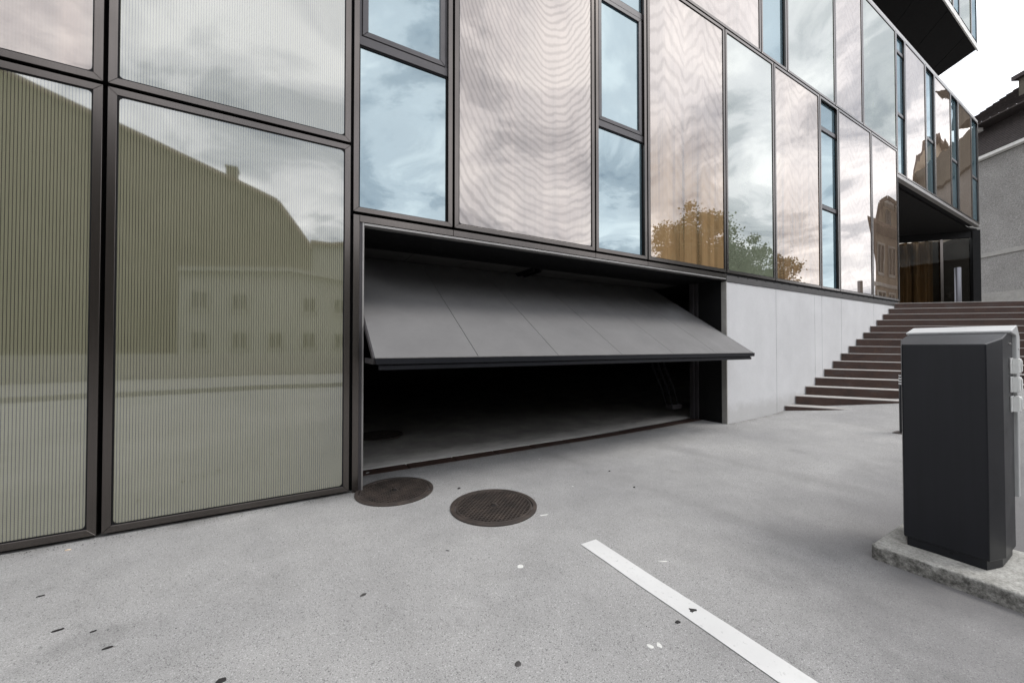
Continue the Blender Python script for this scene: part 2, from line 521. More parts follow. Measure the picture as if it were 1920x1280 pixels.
M = dict(
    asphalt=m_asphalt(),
    wall=m_concrete("fair_faced_concrete", (0.585, 0.585, 0.592), 0.07, 0.14),
    floor=m_floor(),
    old_floor=m_concrete("garage_floor_concrete", (0.40, 0.385, 0.36), 0.32, 0.2, False),
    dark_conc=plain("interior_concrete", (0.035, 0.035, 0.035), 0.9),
    tread=m_concrete("tread_infill", (0.35, 0.335, 0.32), 0.16, 0.1, False, 0.004),
    landing=m_concrete("landing_infill", (0.36, 0.345, 0.33), 0.16, 0.1, False, 0.004),
    rough=m_rough_base(), corten=m_corten(), iron=m_iron(), line=m_paint_line(),
    bronze=m_bronze(), door=m_door(), kiosk=m_kiosk(),
    black=plain("black_gasket", (0.007, 0.007, 0.008), 0.65, spec=0.2),
    reveal=plain("black_sheet_metal", (0.009, 0.009, 0.0095), 0.6, spec=0.15),
    sash=plain("dark_sash", (0.060, 0.056, 0.060), 0.4, 0.3),
    band=plain("anodised_band", (0.075, 0.071, 0.070), 0.45, 0.4, streak=True),
    rail=plain("light_rail", (0.33, 0.32, 0.31), 0.4, 0.6),
    steel=plain("brushed_steel", (0.17, 0.17, 0.185), 0.36, 0.85, streak=True),
    olive=m_olive("reeded_olive_glass"),
    grey_glass=m_vision("grey_green_glass", (0.150, 0.170, 0.120), (0.96, 0.985, 1.0), 0.12),
    teal=m_vision("teal_window_glass", (0.055, 0.10, 0.125), (0.79, 0.915, 0.95), 0.18, cap=0.30),
    clear=m_clear(), curtain=m_curtain(),
    soffit=plain("dark_soffit", (0.013, 0.0125, 0.0125), 0.75, var=0.1, spec=0.15),
    ceil=plain("cement_board", (0.085, 0.082, 0.078), 0.85),
    light_grey=plain("light_grey_paint", (0.42, 0.425, 0.425), 0.45, 0.0, 0.06),
    white_plastic=plain("white_plastic", (0.66, 0.665, 0.65), 0.4, 0.0, 0.06, 30),
    white_band=plain("white_band", (0.78, 0.78, 0.78), 0.5, 0, 0.03),
    stucco=m_stucco(), tile=m_tile(),
    stone_trim=plain("stone_trim", (0.30, 0.29, 0.27), 0.85),
    white_trim=plain("white_trim", (0.66, 0.65, 0.62), 0.6),
    pale_wall=plain("pale_render", (0.30, 0.30, 0.27), 0.9),
    dark_wall=plain("weathered_render", (0.095, 0.085, 0.066), 0.9, var=0.3, scale=0.5),
    tan_wall=plain("tan_render", (0.46, 0.37, 0.27), 0.9, var=0.1, scale=1.0),
    tan_roof=plain("brown_roof", (0.16, 0.11, 0.085), 0.85),
    dark_window=plain("window_dark", (0.03, 0.033, 0.036), 0.25),
    bark=plain("bark", (0.07, 0.055, 0.04), 0.9),
    leaf=m_leaf("leaf_green", (0.055, 0.075, 0.030)),
    dirt=plain("dark_litter", (0.014, 0.012, 0.012), 0.8),
    gum=plain("pale_gum", (0.55, 0.55, 0.53), 0.8, var=0.15, scale=90),
    butt=plain("straw_paper", (0.62, 0.48, 0.34), 0.8, scale=50),
    red=plain("sign_red", (0.16, 0.02, 0.03), 0.4), blue=plain("sign_blue", (0.03, 0.035, 0.12), 0.4),
    print_dark=plain("dark_print", (0.10, 0.10, 0.13), 0.6),
    pave=plain("paving", (0.24, 0.235, 0.23), 0.85),
)

# ------------------------------------------------------------------ mesh helpers


class MB:
    def __init__(s):
        s.v, s.f = [], []

    def add(s, vs, fs):
        o = len(s.v)
        s.v += [tuple(v) for v in vs]
        s.f += [tuple(i + o for i in f) for f in fs]
        return s

    def box(s, x0, x1, y0, y1, z0, z1):
        return s.add([(x0, y0, z0), (x1, y0, z0), (x1, y1, z0), (x0, y1, z0),
                      (x0, y0, z1), (x1, y0, z1), (x1, y1, z1), (x0, y1, z1)],
                     [(3, 2, 1, 0), (4, 5, 6, 7), (0, 1, 5, 4), (1, 2, 6, 5), (2, 3, 7, 6), (3, 0, 4, 7)])

    def prism(s, poly, z0, z1):
        """poly counter-clockwise in plan; z0, z1 numbers or functions of (x, y)"""
        n = len(poly)
        g = lambda z, p: z(*p) if callable(z) else z
        vs = [(*p, g(z0, p)) for p in poly] + [(*p, g(z1, p)) for p in poly]
        fs = [tuple(range(n - 1, -1, -1)), tuple(range(n, 2 * n))]
        fs += [(i, (i + 1) % n, n + (i + 1) % n, n + i) for i in range(n)]
        return s.add(vs, fs)

    def side_prism(s, poly, y0, y1):
        """poly in (x, z), extruded along y"""
        n = len(poly)
        vs = [(p[0], y0, p[1]) for p in poly] + [(p[0], y1, p[1]) for p in poly]
        fs = [tuple(range(n)), tuple(range(2 * n - 1, n - 1, -1))]
        fs += [((i + 1) % n, i, n + i, n + (i + 1) % n) for i in range(n)]
        return s.add(vs, fs)

    def tube(s, p0, p1, r0, r1=None, seg=16, cap=True):
        r1 = r0 if r1 is None else r1
        p0, p1 = Vector(p0), Vector(p1)
        d = (p1 - p0).normalized()
        a = d.orthogonal().normalized()
        b = d.cross(a)
        vs = []
        for p, r in ((p0, r0), (p1, r1)):
            for i in range(seg):
                t = 2 * math.pi * i / seg
                vs.append(p + a * (r * math.cos(t)) + b * (r * math.sin(t)))
        fs = [(i, (i + 1) % seg, seg + (i + 1) % seg, seg + i) for i in range(seg)]
        if cap:
            fs += [tuple(range(seg - 1, -1, -1)), tuple(range(seg, 2 * seg))]
        return s.add(vs, fs)

    def lathe(s, prof, c=(0, 0, 0), seg=48, close=True):
        vs, fs = [], []
        for r, z in prof:
            for i in range(seg):
                t = 2 * math.pi * i / seg
                vs.append((c[0] + r * math.cos(t), c[1] + r * math.sin(t), c[2] + z))
        for k in range(len(prof) - 1):
            for i in range(seg):
                j = (i + 1) % seg
                fs.append((k * seg + i, k * seg + j, (k + 1) * seg + j, (k + 1) * seg + i))
        if close:
            fs.append(tuple((len(prof) - 1) * seg + i for i in range(seg)))
        return s.add(vs, fs)

    def mesh(s, name):
        me = bpy.data.meshes.new(name)
        me.from_pydata(s.v, [], s.f)
        me.update()
        return me

    def build(s, name, mat, parent=None, bevel=0.0, smooth=False, fix=True, seg=2):
        me = s.mesh(name)
        if fix:
            bm = bmesh.new()
            bm.from_mesh(me)
            bmesh.ops.recalc_face_normals(bm, faces=bm.faces)
            bm.to_mesh(me)
            bm.free()
        me.materials.append(mat)
        o = bpy.data.objects.new(name, me)
        COL.objects.link(o)
        if parent is not None:
            o.parent = parent
        if bevel:
            md = o.modifiers.new("bevel", 'BEVEL')
            md.width = bevel
            md.segments = seg
            md.limit_method = 'ANGLE'
            md.angle_limit = R(25)
            md.harden_normals = False
        if smooth:
            for p in me.polygons:
                p.use_smooth = True
            me.set_sharp_from_angle(angle=R(35))
        return o


def empty(name, loc=(0, 0, 0)):
    o = bpy.data.objects.new(name, None)
    COL.objects.link(o)
    o.location = loc
    o.empty_display_size = 0.2
    return o


def tag(o, label=None, cat=None, group=None, kind=None):
    for k, v in (('label', label), ('category', cat), ('group', group), ('kind', kind)):
        if v:
            o[k] = v
    return o


def at(o, p):
    """shift a mesh object's origin to p, keeping its geometry in place"""
    me = o.data
    for v in me.vertices:
        v.co -= Vector(p)
    o.location = p
    return o


# ------------------------------------------------------------------ the place: key dimensions (metres)
FY = 3.925                       # plane of the glass facade
SK = (0.635, -0.7725)            # skewed direction of stairs and building end
JX = [-2.95, -1.247, 0.460, 1.498, 3.560, 4.600, 6.620, 8.278, 10.245, 11.200, 13.180, 15.082]
UX = [4.885, 7.827, 8.824, 11.085, 12.696, 14.913]
OX = [15.082, 15.829, 17.697, 18.636, 20.480, 21.436, 23.238, 24.30]
Z_GAR, Z_ROW, Z_OV, Z_TOP = 2.70, 7.10, 6.41, 10.60
Z_LEFT = 3.358


def softplus(t, k=0.35):
    return k * math.log1p(math.exp(max(-40, min(40, t / k))))


def gz(x, y):
    z = 0.020 * softplus(x - 4.6, 0.5)
    z += 0.138 * (softplus(x - 8.55) - softplus(x - 25.5))
    return z


# ------------------------------------------------------------------ ground
def grid_lines(lo, a, b, hi, fine, coarse):
    out = []
    x = lo
    while x < a:
        out.append(x)
        x += coarse
    x = a
    while x < b:
        out.append(x)
        x += fine
    x = b
    while x <= hi:
        out.append(x)
        x += coarse
    return out


gx = grid_lines(-300, -4, 28, 400, 0.35, 12)
gy = grid_lines(-300, -10, 4.2, 4.3, 0.4, 10)
gy = [y for y in gy if y < 4.3] + [4.388, 4.392, 8, 20, 60, 300]
vs, idx = [], {}
for j, y in enumerate(gy):
    for i, x in enumerate(gx):
        z = gz(x, y)
        if y > 4.39 and -3.5 < x < 20.5:
            z = -0.35
        idx[i, j] = len(vs)
        vs.append((x, y, z))
fs = [(idx[i, j], idx[i + 1, j], idx[i + 1, j + 1], idx[i, j + 1]) for j in range(len(gy) - 1) for i in range(len(gx) - 1)]
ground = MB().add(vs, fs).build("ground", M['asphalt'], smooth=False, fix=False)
for p in ground.data.polygons:
    p.use_smooth = True
ground.data.set_sharp_from_angle(angle=R(30))
tag(ground, kind='structure')

# ------------------------------------------------------------------ the glass building
bld = empty("glass_building", (6.6, FY, 0))
tag(bld, "long glass and bronze building with copper mesh panels, garage door and overhanging upper storey", "building")
BO = Vector(bld.location)


def part(mb, name, mat, parent=None, **kw):
    """a part of the building; coordinates are given in the world"""
    o = mb.build(name, mat, **kw)
    p = parent or bld
    o.parent = p
    off = BO if p is bld else BO * 0
    if p is bld:
        for v in o.data.vertices:
            v.co -= BO
    else:
        for v in o.data.vertices:
            v.co -= BO
    return o


def frame_mb(x0, x1, z0, z1, w, d, y=FY, g=0.0006):
    """four mitred members round an opening"""
    mb = MB()
    o = [(x0, z0), (x1, z0), (x1, z1), (x0, z1)]
    i = [(x0 + w, z0 + w), (x1 - w, z0 + w), (x1 - w, z1 - w), (x0 + w, z1 - w)]
    for k in range(4):
        a, b, c, e = o[k], o[(k + 1) % 4], i[(k + 1) % 4], i[k]
        # open the mitre by a hair
        tx, tz = (b[0] - a[0]), (b[1] - a[1])
        L = math.hypot(tx, tz)
        tx, tz = tx / L * g, tz / L * g
        q = [(a[0] + tx, a[1] + tz), (b[0] - tx, b[1] - tz), (c[0] - tx, c[1] - tz), (e[0] + tx, e[1] + tz)]
        mb.side_prism(q, y, y + d)
    return mb


def gasket_mb(x0, x1, z0, z1, w, y, rad=0.035, d=0.02):
    """black rubber ring with rounded inner corners"""
    mb = MB()
    seg = 5
    inner, outer = [], []
    X0, X1, Z0, Z1 = x0 + w, x1 - w, z0 + w, z1 - w
    for (cx, cz, a0, ox, oz) in ((X1 - rad, Z0 + rad, -90, x1, z0), (X1 - rad, Z1 - rad, 0, x1, z1),
                                 (X0 + rad, Z1 - rad, 90, x0, z1), (X0 + rad, Z0 + rad, 180, x0, z0)):
        for k in range(seg + 1):
            t = R(a0 + 90 * k / seg)
            inner.append((cx + rad * math.cos(t), cz + rad * math.sin(t)))
            outer.append((ox, oz))
    n = len(inner)
    vs = [(p[0], y, p[1]) for p in outer] + [(p[0], y, p[1]) for p in inner] + [(p[0], y + d, p[1]) for p in inner]
    for k in range(n):
        j = (k + 1) % n
        if outer[k] == outer[j]:
            mb.add([vs[k], vs[n + k], vs[n + j]], [(0, 1, 2)])
        else:
            mb.add([vs[k], vs[j], vs[n + j], vs[n + k]], [(0, 3, 2, 1)])
        mb.add([vs[n + k], vs[n + j], vs[2 * n + j], vs[2 * n + k]], [(0, 1, 2, 3)])
    return mb


FW, GAP = 0.048, 0.0135


def facade_panel(x0, x1, z0, z1, mat, fw=FW, rad=0.03, label=None, gap=GAP):
    a, b, c, e = x0 + gap, x1 - gap, z0 + gap, z1 - gap
    fr = part(frame_mb(a, b, c, e, fw, 0.09), "facade_panel", M['bronze'], bevel=0.0015, seg=1)
    part(gasket_mb(a + fw, b - fw, c + fw, e - fw, 0.009, FY + 0.006, rad), "gasket", M['black'], fr)
    part(MB().box(a + fw + 0.002, b - fw - 0.002, FY + 0.012, FY + 0.040, c + fw + 0.002, e - fw - 0.002), "glass_pane", mat, fr)
    if label:
        fr['label'] = label
    return fr


def window_panel(x0, x1, z0, z1, transoms, mat, sashes=(), fw=FW):
    a, b, c, e = x0 + GAP, x1 - GAP, z0 + GAP, z1 - GAP
    fr = part(frame_mb(a, b, c, e, fw, 0.09), "window", M['bronze'], bevel=0.0015, seg=1)
    a, b, c, e = a + fw, b - fw, c + fw, e - fw
    levels = [c] + [t for t in transoms] + [e]
    for t in transoms:
        part(MB().box(a + 0.001, b - 0.001, FY + 0.030, FY + 0.085, t - 0.045, t + 0.045), "transom", M['sash'], fr, bevel=0.003, seg=1)
    for k in range(len(levels) - 1):
        z0_ = levels[k] + (0.046 if k else 0.002)
        z1_ = levels[k + 1] - (0.046 if k + 1 < len(levels) - 1 else 0.002)
        if k in sashes:
            part(frame_mb(a + 0.03, b - 0.03, z0_ + 0.005, z1_ - 0.005, 0.055, 0.06, FY + 0.026), "sash", M['sash'], fr, bevel=0.003, seg=1)
            part(MB().box(a + 0.002, a + 0.026, FY + 0.045, FY + 0.085, z0_, z1_).box(b - 0.026, b - 0.002, FY + 0.045, FY + 0.085, z0_, z1_), "casing", M['sash'], fr)
            m = 0.03 + 0.055
            part(MB().box(a + m, b - m, FY + 0.050, FY + 0.070, z0_ + 0.06, z1_ - 0.06), "pane", mat, fr)
        else:
            part(gasket_mb(a, b, z0_, z1_, 0.014, FY + 0.040, 0.006, 0.012), "gasket", M['black'], fr)
            part(MB().box(a + 0.003, b - 0.003, FY + 0.052, FY + 0.072, z0_ + 0.002, z1_ - 0.002), "pane", mat, fr)
    return fr


# left part: two tall reeded panels and the row above
cop_left = m_copper("reeded_copper_glass", -2.0, 1.6, 'chev', (0.24, 0.175, 0.135), 0.25, stripes=True)
cop_big = m_copper("copper_mesh_wide", 2.78, 2.0, 'cup', (0.225, 0.176, 0.145), 0.8)
cop_tree = m_copper("copper_mesh_warm", 5.5, 1.9, 'chev', (0.245, 0.198, 0.166), 0.6, extra=0.12, low=(0.29, 0.185, 0.092), cap=0.30)
cop_mid = m_copper("copper_mesh_mid", 9.3, 1.9, 'chev', (0.245, 0.198, 0.162), 0.45, extra=0.12, low=(0.22, 0.14, 0.075), cap=0.31)
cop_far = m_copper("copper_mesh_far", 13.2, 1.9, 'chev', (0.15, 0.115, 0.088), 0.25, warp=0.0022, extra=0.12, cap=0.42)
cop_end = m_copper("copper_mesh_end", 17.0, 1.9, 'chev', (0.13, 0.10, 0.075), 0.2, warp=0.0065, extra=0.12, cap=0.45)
cop_up = m_copper("copper_mesh_upper", 6.4, 2.6, 'chev', (0.24, 0.195, 0.168), 0.35)
teal_end = m_vision("teal_window_end", (0.05, 0.085, 0.10), (0.80, 0.93, 1.0), 0.20, 0.010)

Z_BASE = 0.012
facade_panel(JX[0], JX[1], Z_BASE, Z_LEFT, M['olive'], 0.050)
facade_panel(JX[1], JX[2], Z_BASE, Z_LEFT, M['olive'], 0.050)
facade_panel(JX[0], JX[1], Z_LEFT, Z_ROW, cop_left, 0.050, label="panel with brownish copper shimmer behind reeded glass")
facade_panel(JX[1], JX[2], Z_LEFT, Z_ROW, M['olive'], 0.050)
# lower row over the garage and the wall
window_panel(JX[2], JX[3], Z_GAR, Z_ROW, [4.43], M['teal'], (1,))
facade_panel(JX[3], JX[4], Z_GAR, Z_ROW, cop_big, label="wide copper mesh panel with wavy shimmer bands")
window_panel(JX[4], JX[5], Z_GAR, Z_ROW, [4.53, 6.40], M['teal'], (1,))
facade_panel(JX[5], JX[6], Z_GAR, Z_ROW, cop_tree, label="warm orange-brown copper mesh panel")
facade_panel(JX[6], JX[7], Z_GAR, Z_ROW, M['grey_glass'], label="grey-green plain glass panel")
facade_panel(JX[7], JX[8], Z_GAR, Z_ROW, cop_mid)
window_panel(JX[8], JX[9], Z_GAR, Z_ROW, [4.60, 6.40], M['teal'], ())
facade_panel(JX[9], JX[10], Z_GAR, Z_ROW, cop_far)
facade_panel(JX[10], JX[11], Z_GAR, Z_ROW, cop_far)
# upper row
facade_panel(JX[2], JX[3], Z_ROW, Z_TOP, M['grey_glass'])
facade_panel(JX[3], UX[0], Z_ROW, Z_TOP, cop_up)
facade_panel(UX[0], UX[1], Z_ROW, Z_TOP, cop_up)
window_panel(UX[1], UX[2], Z_ROW, Z_TOP, [8.9], M['teal'], ())
facade_panel(UX[2], UX[3], Z_ROW, Z_TOP, M['grey_glass'])
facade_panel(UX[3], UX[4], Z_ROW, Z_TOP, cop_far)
facade_panel(UX[4], OX[0], Z_ROW, Z_TOP, M['grey_glass'])
# panels that hang over the entrance
for k in range(7):
    if k in (0, 2, 4, 6):
        window_panel(OX[k], OX[k + 1], Z_OV, Z_TOP, [8.25, 10.1] if k == 0 else [8.25], teal_end if k else M['teal'], ())
    else:
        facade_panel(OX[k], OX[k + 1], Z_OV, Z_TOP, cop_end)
part(MB().box(OX[0] + 0.004, OX[7], FY + 0.004, FY + 0.12, Z_OV - 0.10, Z_OV - 0.004), "edge_trim", M['rail'])
part(MB().box(JX[0], OX[7], FY + 0.006, FY + 0.3, Z_TOP + 0.004, Z_TOP + 0.09), "parapet_trim", M['rail'])

# black carcass behind the joints
cb = MB()
cb.box(JX[0] - 1.2, JX[2] + 0.02, FY + 0.10, FY + 0.30, -0.3, Z_GAR)
cb.box(JX[0] - 1.2, JX[11], FY + 0.10, FY + 0.30, Z_GAR - 0.03, Z_TOP)
cb.box(JX[11] + 0.002, OX[7] - 0.02, FY + 0.10, FY + 0.30, Z_OV - 0.02, Z_TOP)
part(cb, "carcass", M['black'])
part(MB().box(JX[0] - 1.2, JX[0], FY, FY + 0.098, -0.2, Z_TOP), "corner_post", M['bronze'])
part(MB().prism([(JX[0] - 1.2, FY + 0.31), (OX[7], FY + 0.31), (OX[7] - 7 * SK[0], FY - 7 * SK[1]), (JX[0] - 1.2, FY + 6)], Z_TOP - 0.2, Z_TOP), "roof", M['soffit'])
# end wall of the building, on the skew
ex, ey = OX[7], FY + 0.02
e2 = (ex - 7 * SK[0], ey - 7 * SK[1])
part(MB().prism([(ex - 0.25, ey + 0.1), (ex, ey), e2, (e2[0] - 0.25, e2[1])], Z_OV, Z_TOP - 0.21), "end_wall", M['sash'])

# storey above an open terrace, flush with the facade and running out past the building's end
z0c = 13.70
DE = (0.79, 0.61)
sx_ = [6.8, 9.1, 11.4, 13.7, 16.0, 18.3, 20.6, 22.9, 24.42]
ES = (0.587, 0.81)
for k in range(len(sx_) - 1):
    xa, xb = sx_[k] + 0.010, sx_[k + 1] - 0.010
    L = 5.0
    if k < len(sx_) - 2:
        poly = [(xa, FY + 0.03), (xb, FY + 0.03), (xb + L * 1.27, FY + 0.03 + L), (xa + L * 1.27, FY + 0.03 + L)]
    else:
        poly = [(xa, FY + 0.03), (xb, FY + 0.03), (xb + 0.05, FY + 0.1), (xb + 0.05 + L * 0.725, FY + 0.1 + L), (xa + L * 1.27 - 1.6, FY + 0.1 + L)]
        poly = [(xa, FY + 0.03), (xb, FY + 0.03), (xa + 2.93, FY + 2.31)]
    part(MB().prism(poly, z0c, z0c + 0.02), "soffit_panel", M['soffit'])
e2c = (24.44 + 9 * 0.725, FY + 9)
part(MB().prism([(4.0, FY + 0.02), (24.43, FY + 0.02), (24.43 + 6 * 0.725, FY + 6.02), (4.0, FY + 6.02)], z0c + 0.021, z0c + 0.35), "overhang_floor", M['soffit'])
part(MB().box(4.0, 24.46, FY - 0.02, FY + 0.018, z0c - 0.06, z0c + 0.16), "overhang_edge", M['white_trim'])
part(MB().prism([(4.0, FY + 0.06), (24.36, FY + 0.06), (24.36 + 6 * 0.725, FY + 6.02), (4.0, FY + 6.02)], z0c + 0.36, z0c + 4.2), "overhang_wall", M['sash'])
xa = 24.43
for k, w in enumerate((0.85, 1.7, 0.85, 1.7, 1.7, 2.3, 1.7, 2.3)):
    f = part(frame_mb(xa - w + 0.012, xa - 0.012, z0c + 0.18, z0c + 4.1, 0.05, 0.05, FY), "window", M['bronze'])
    part(MB().box(xa - w + 0.066, xa - 0.066, FY + 0.02, FY + 0.045, z0c + 0.235, z0c + 4.04), "pane", M['teal'] if k % 2 == 0 else M['grey_glass'], f)
    xa -= w

# base band and fair-faced concrete wall under the glass
bnd = part(MB().box(6.605, 15.05, FY + 0.001, FY + 0.09, 2.555, 2.665), "base_band", M['band'], bevel=0.002, seg=1)
hb = MB()
for k in range(26):
    hx = 6.95 + k * 0.31
    hb.box(hx, hx + 0.035, FY - 0.002, FY + 0.02, 2.652, 2.668)
part(hb, "drip_hole", M['black'], bnd)
part(MB().box(6.60, 15.05, FY + 0.03, FY + 0.09, 2.668, 2.712), "shadow_gap", M['black'])
cxs = [6.622, 8.30, 9.93, 10.27, 11.27, 13.23, 15.05]
for k in range(len(cxs) - 1):
    a, b = cxs[k] + 0.004, cxs[k + 1] - 0.004
    part(MB().box(a, b, FY + 0.012, FY + 0.25, -0.2, 2.552), "concrete_panel", M['wall'], bevel=0.006, seg=2)
part(MB().box(6.622, 15.05, FY + 0.05, FY + 0.26, -0.2, 2.550), "wall_core", M['dark_conc'])
part(MB().box(6.600, 6.620, FY + 0.004, 4.02, -0.1, 2.553), "jamb_edge", M['stone_trim'])

# garage opening: front frame, light rail, black reveals
gf = MB()
gf.box(0.474, 0.530, FY, FY + 0.09, -0.05, 2.684)
part(gf, "garage_frame", M['bronze'], bevel=0.0015, seg=1)
for k, (a, b) in enumerate(((0.532, 1.496), (1.500, 3.558), (3.562, 4.598), (4.602, 6.618))):
    part(MB().box(a, b, FY, FY + 0.09, 2.618, 2.684), "garage_frame", M['bronze'], bevel=0.0015, seg=1)
part(MB().box(0.532, 0.556, FY + 0.012, FY + 0.09, -0.05, 2.616), "garage_rail", M['sash'])
rl = part(MB().box(0.558, 0.573, FY + 0.006, FY + 0.09, -0.05, 2.616), "garage_rail", M['rail'])
part(MB().box(0.575, 6.600, FY + 0.006, FY + 0.10, 2.592, 2.612), "garage_rail", M['rail'])
part(MB().box(0.40, 0.572, FY + 0.092, 4.62, -0.1, 2.62), "garage_reveal", M['reveal'])
part(MB().box(6.600, 6.618, 4.022, 4.50, -0.05, 2.60), "garage_reveal", M['reveal'])
part(MB().box(0.575, 6.598, FY + 0.102, 4.86, 2.600, 2.64), "garage_reveal", M['reveal'])
part(MB().box(6.50, 6.53, 4.50, 4.58, 0.02, 2.59).box(6.56, 6.598, 4.46, 4.56, 0.02, 2.59), "guide_rail", M['sash'])
# ceiling boards just inside
for x0, x1 in ((0.60, 1.32), (1.33, 2.12), (2.13, 2.92), (2.93, 3.14), (3.36, 4.25), (4.26, 5.2), (5.21, 6.15), (6.16, 6.58)):
    part(MB().box(x0, x1, 4.875, 5.43, 2.612, 2.632), "ceiling_board", M['ceil'])
part(MB().box(3.17, 3.20, 4.9, 5.45, 2.56, 2.62).box(3.29, 3.32, 4.9, 5.45, 2.56, 2.62), "ceiling_rail", M['reveal'])
# the room behind
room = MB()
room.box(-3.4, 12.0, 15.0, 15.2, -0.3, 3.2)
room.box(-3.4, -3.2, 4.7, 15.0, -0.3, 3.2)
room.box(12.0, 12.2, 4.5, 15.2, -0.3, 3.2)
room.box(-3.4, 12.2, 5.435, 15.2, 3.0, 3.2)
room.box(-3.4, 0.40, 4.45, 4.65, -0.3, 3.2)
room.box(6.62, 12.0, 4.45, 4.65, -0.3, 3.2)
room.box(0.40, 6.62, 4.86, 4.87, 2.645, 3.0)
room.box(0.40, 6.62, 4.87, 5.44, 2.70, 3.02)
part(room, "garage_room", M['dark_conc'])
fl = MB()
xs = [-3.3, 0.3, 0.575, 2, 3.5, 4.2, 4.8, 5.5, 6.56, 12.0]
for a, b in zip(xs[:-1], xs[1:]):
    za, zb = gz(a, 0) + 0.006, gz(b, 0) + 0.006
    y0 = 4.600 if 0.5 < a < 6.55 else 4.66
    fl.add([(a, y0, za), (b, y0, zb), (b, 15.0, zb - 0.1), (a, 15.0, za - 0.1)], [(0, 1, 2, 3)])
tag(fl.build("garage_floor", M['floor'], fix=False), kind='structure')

# tilted garage door, half open
TH = R(33)
D0 = Vector((0.59, 3.43, 1.304))
DL, DWID = 2.40, 5.91
pw = DWID / 6


def dpt(x, u, n):
    """x along the door, u up its slope, n out of its upper face"""
    return (D0.x + x, D0.y + u * math.cos(TH) - n * math.sin(TH), D0.z + u * math.sin(TH) + n * math.cos(TH))


def dbox(x0, x1, u0, u1, n0, n1):
    vs = [dpt(x, u, n) for n in (n0, n1) for x, u in ((x0, u0), (x1, u0), (x1, u1), (x0, u1))]
    return MB().add(vs, [(3, 2, 1, 0), (4, 5, 6, 7), (0, 1, 5, 4), (1, 2, 6, 5), (2, 3, 7, 6), (3, 0, 4, 7)])


door = part(dbox(0.01, DWID - 0.01, 0.02, DL, -0.055, -0.012), "garage_door", M['sash'])
for k in range(6):
    part(dbox(k * pw + 0.0022, (k + 1) * pw - 0.0022, 0.004, DL, -0.011, 0.0), "door_panel", M['door'], door, bevel=0.0025, seg=1)
# bottom lip (vertical fascia) and the rail under it
fa = MB()
for mb_ in (0,):
    vs = []
    xa, xb = D0.x - 0.002, D0.x + DWID + 0.03
    y0 = D0.y
    fa.side_prism([(xa, 1.300), (xb, 1.300), (xb - 0.012, 1.246), (xa + 0.016, 1.246)], y0 - 0.012, y0 + 0.03)
part(fa, "door_lip", M['kiosk'], door, bevel=0.003, seg=1)
part(MB().box(D0.x + 0.04, D0.x + DWID - 0.05, D0.y + 0.0, D0.y + 0.05, 1.196, 1.236), "door_rail", M['kiosk'], door, bevel=0.003, seg=1)
part(MB().box(D0.x + 0.05, D0.x + DWID - 0.06, D0.y + 0.012, D0.y + 0.045, 1.237, 1.245), "door_seal", M['black'], door)
part(MB().box(D0.x, D0.x + DWID + 0.02, D0.y - 0.0135, D0.y - 0.0005, 1.3005, 1.3055), "edge_highlight", M['rail'], door)  # pale strip stands in for the highlight on the lip's top edge
part(dbox(-0.012, -0.001, 0.0, DL, -0.05, 0.0), "side_edge", M['sash'], door)
part(dbox(DWID + 0.001, DWID + 0.012, 0.0, DL, -0.05, 0.0), "side_edge", M['sash'], door)
part(MB().box(0.585, 0.61, 3.50, 3.95, 1.245, 1.292), "guide_bracket", M['sash'], door)
for k in range(3):
    x = 6.17 + 0.10 * k
    y = 4.95 - 0.06 * k
    o = part(MB().tube((x - 0.06, y + 0.45, 1.62), (x + 0.02, y, 0.52), 0.026, seg=12).tube((x + 0.02, y, 0.52), (x + 0.035, y - 0.06, 0.30), 0.011, seg=8), "lift_spring", M['reveal'], door, smooth=True)
part(MB().box(6.18, 6.44, 4.72, 4.86, 0.22, 0.30), "spring_bracket", M['sash'], door)

# entrance under the overhang: glass wall on the skew, dark post, soffit
A_ = Vector((24.93, 4.06))
dirA = Vector((-SK[0], -SK[1]))
nrm = Vector((SK[1], -SK[0])) * -1      # towards the back


def ent(t0, t1, d0, d1):
    p = [A_ + dirA * t0 + nrm * d0, A_ + dirA * t1 + nrm * d0, A_ + dirA * t1 + nrm * d1, A_ + dirA * t0 + nrm * d1]
    return [(q.x, q.y) for q in p]


Z_LAND = 2.63
part(MB().prism([(15.05, FY + 0.31), (24.2, FY + 0.31), (24.95, 4.10), (20.6, 9.4), (15.05, 9.4)], Z_OV - 0.09, Z_OV - 0.03), "entrance_soffit", M['soffit'])
part(MB().box(15.05, 15.12, FY + 0.06, 9.4, Z_LAND - 0.5, Z_OV - 0.1), "entrance_side", M['reveal'])
part(MB().box(15.03, 15.10, FY, FY + 0.055, Z_GAR, Z_OV - 0.105), "corner_trim", M['band'])
part(MB().prism(ent(-0.02, 0.22, -0.06, 0.16), Z_LAND - 0.1, Z_OV - 0.10), "corner_column", M['reveal'])
part(MB().prism(ent(0.24, 6.5, -0.02, 0.10), 6.02, Z_OV - 0.10), "entrance_header", M['reveal'])
ew = part(MB().prism(ent(0.24, 6.5, -0.02, 0.10), Z_LAND - 0.05, Z_LAND + 0.06), "entrance_glazing", M['sash'])
for t0, t1 in ((0.26, 1.13), (1.23, 3.1), (3.17, 5.0), (5.07, 6.5)):
    part(MB().prism(ent(t0, t1, 0.03, 0.045), Z_LAND + 0.06, 6.02), "entrance_pane", M['clear'], ew)
for t in (1.135, 3.105, 5.005):
    part(MB().prism(ent(t, t + 0.09 if t < 2 else t + 0.06, -0.02, 0.09), Z_LAND + 0.06, 6.02), "mullion", M['bronze'], ew)
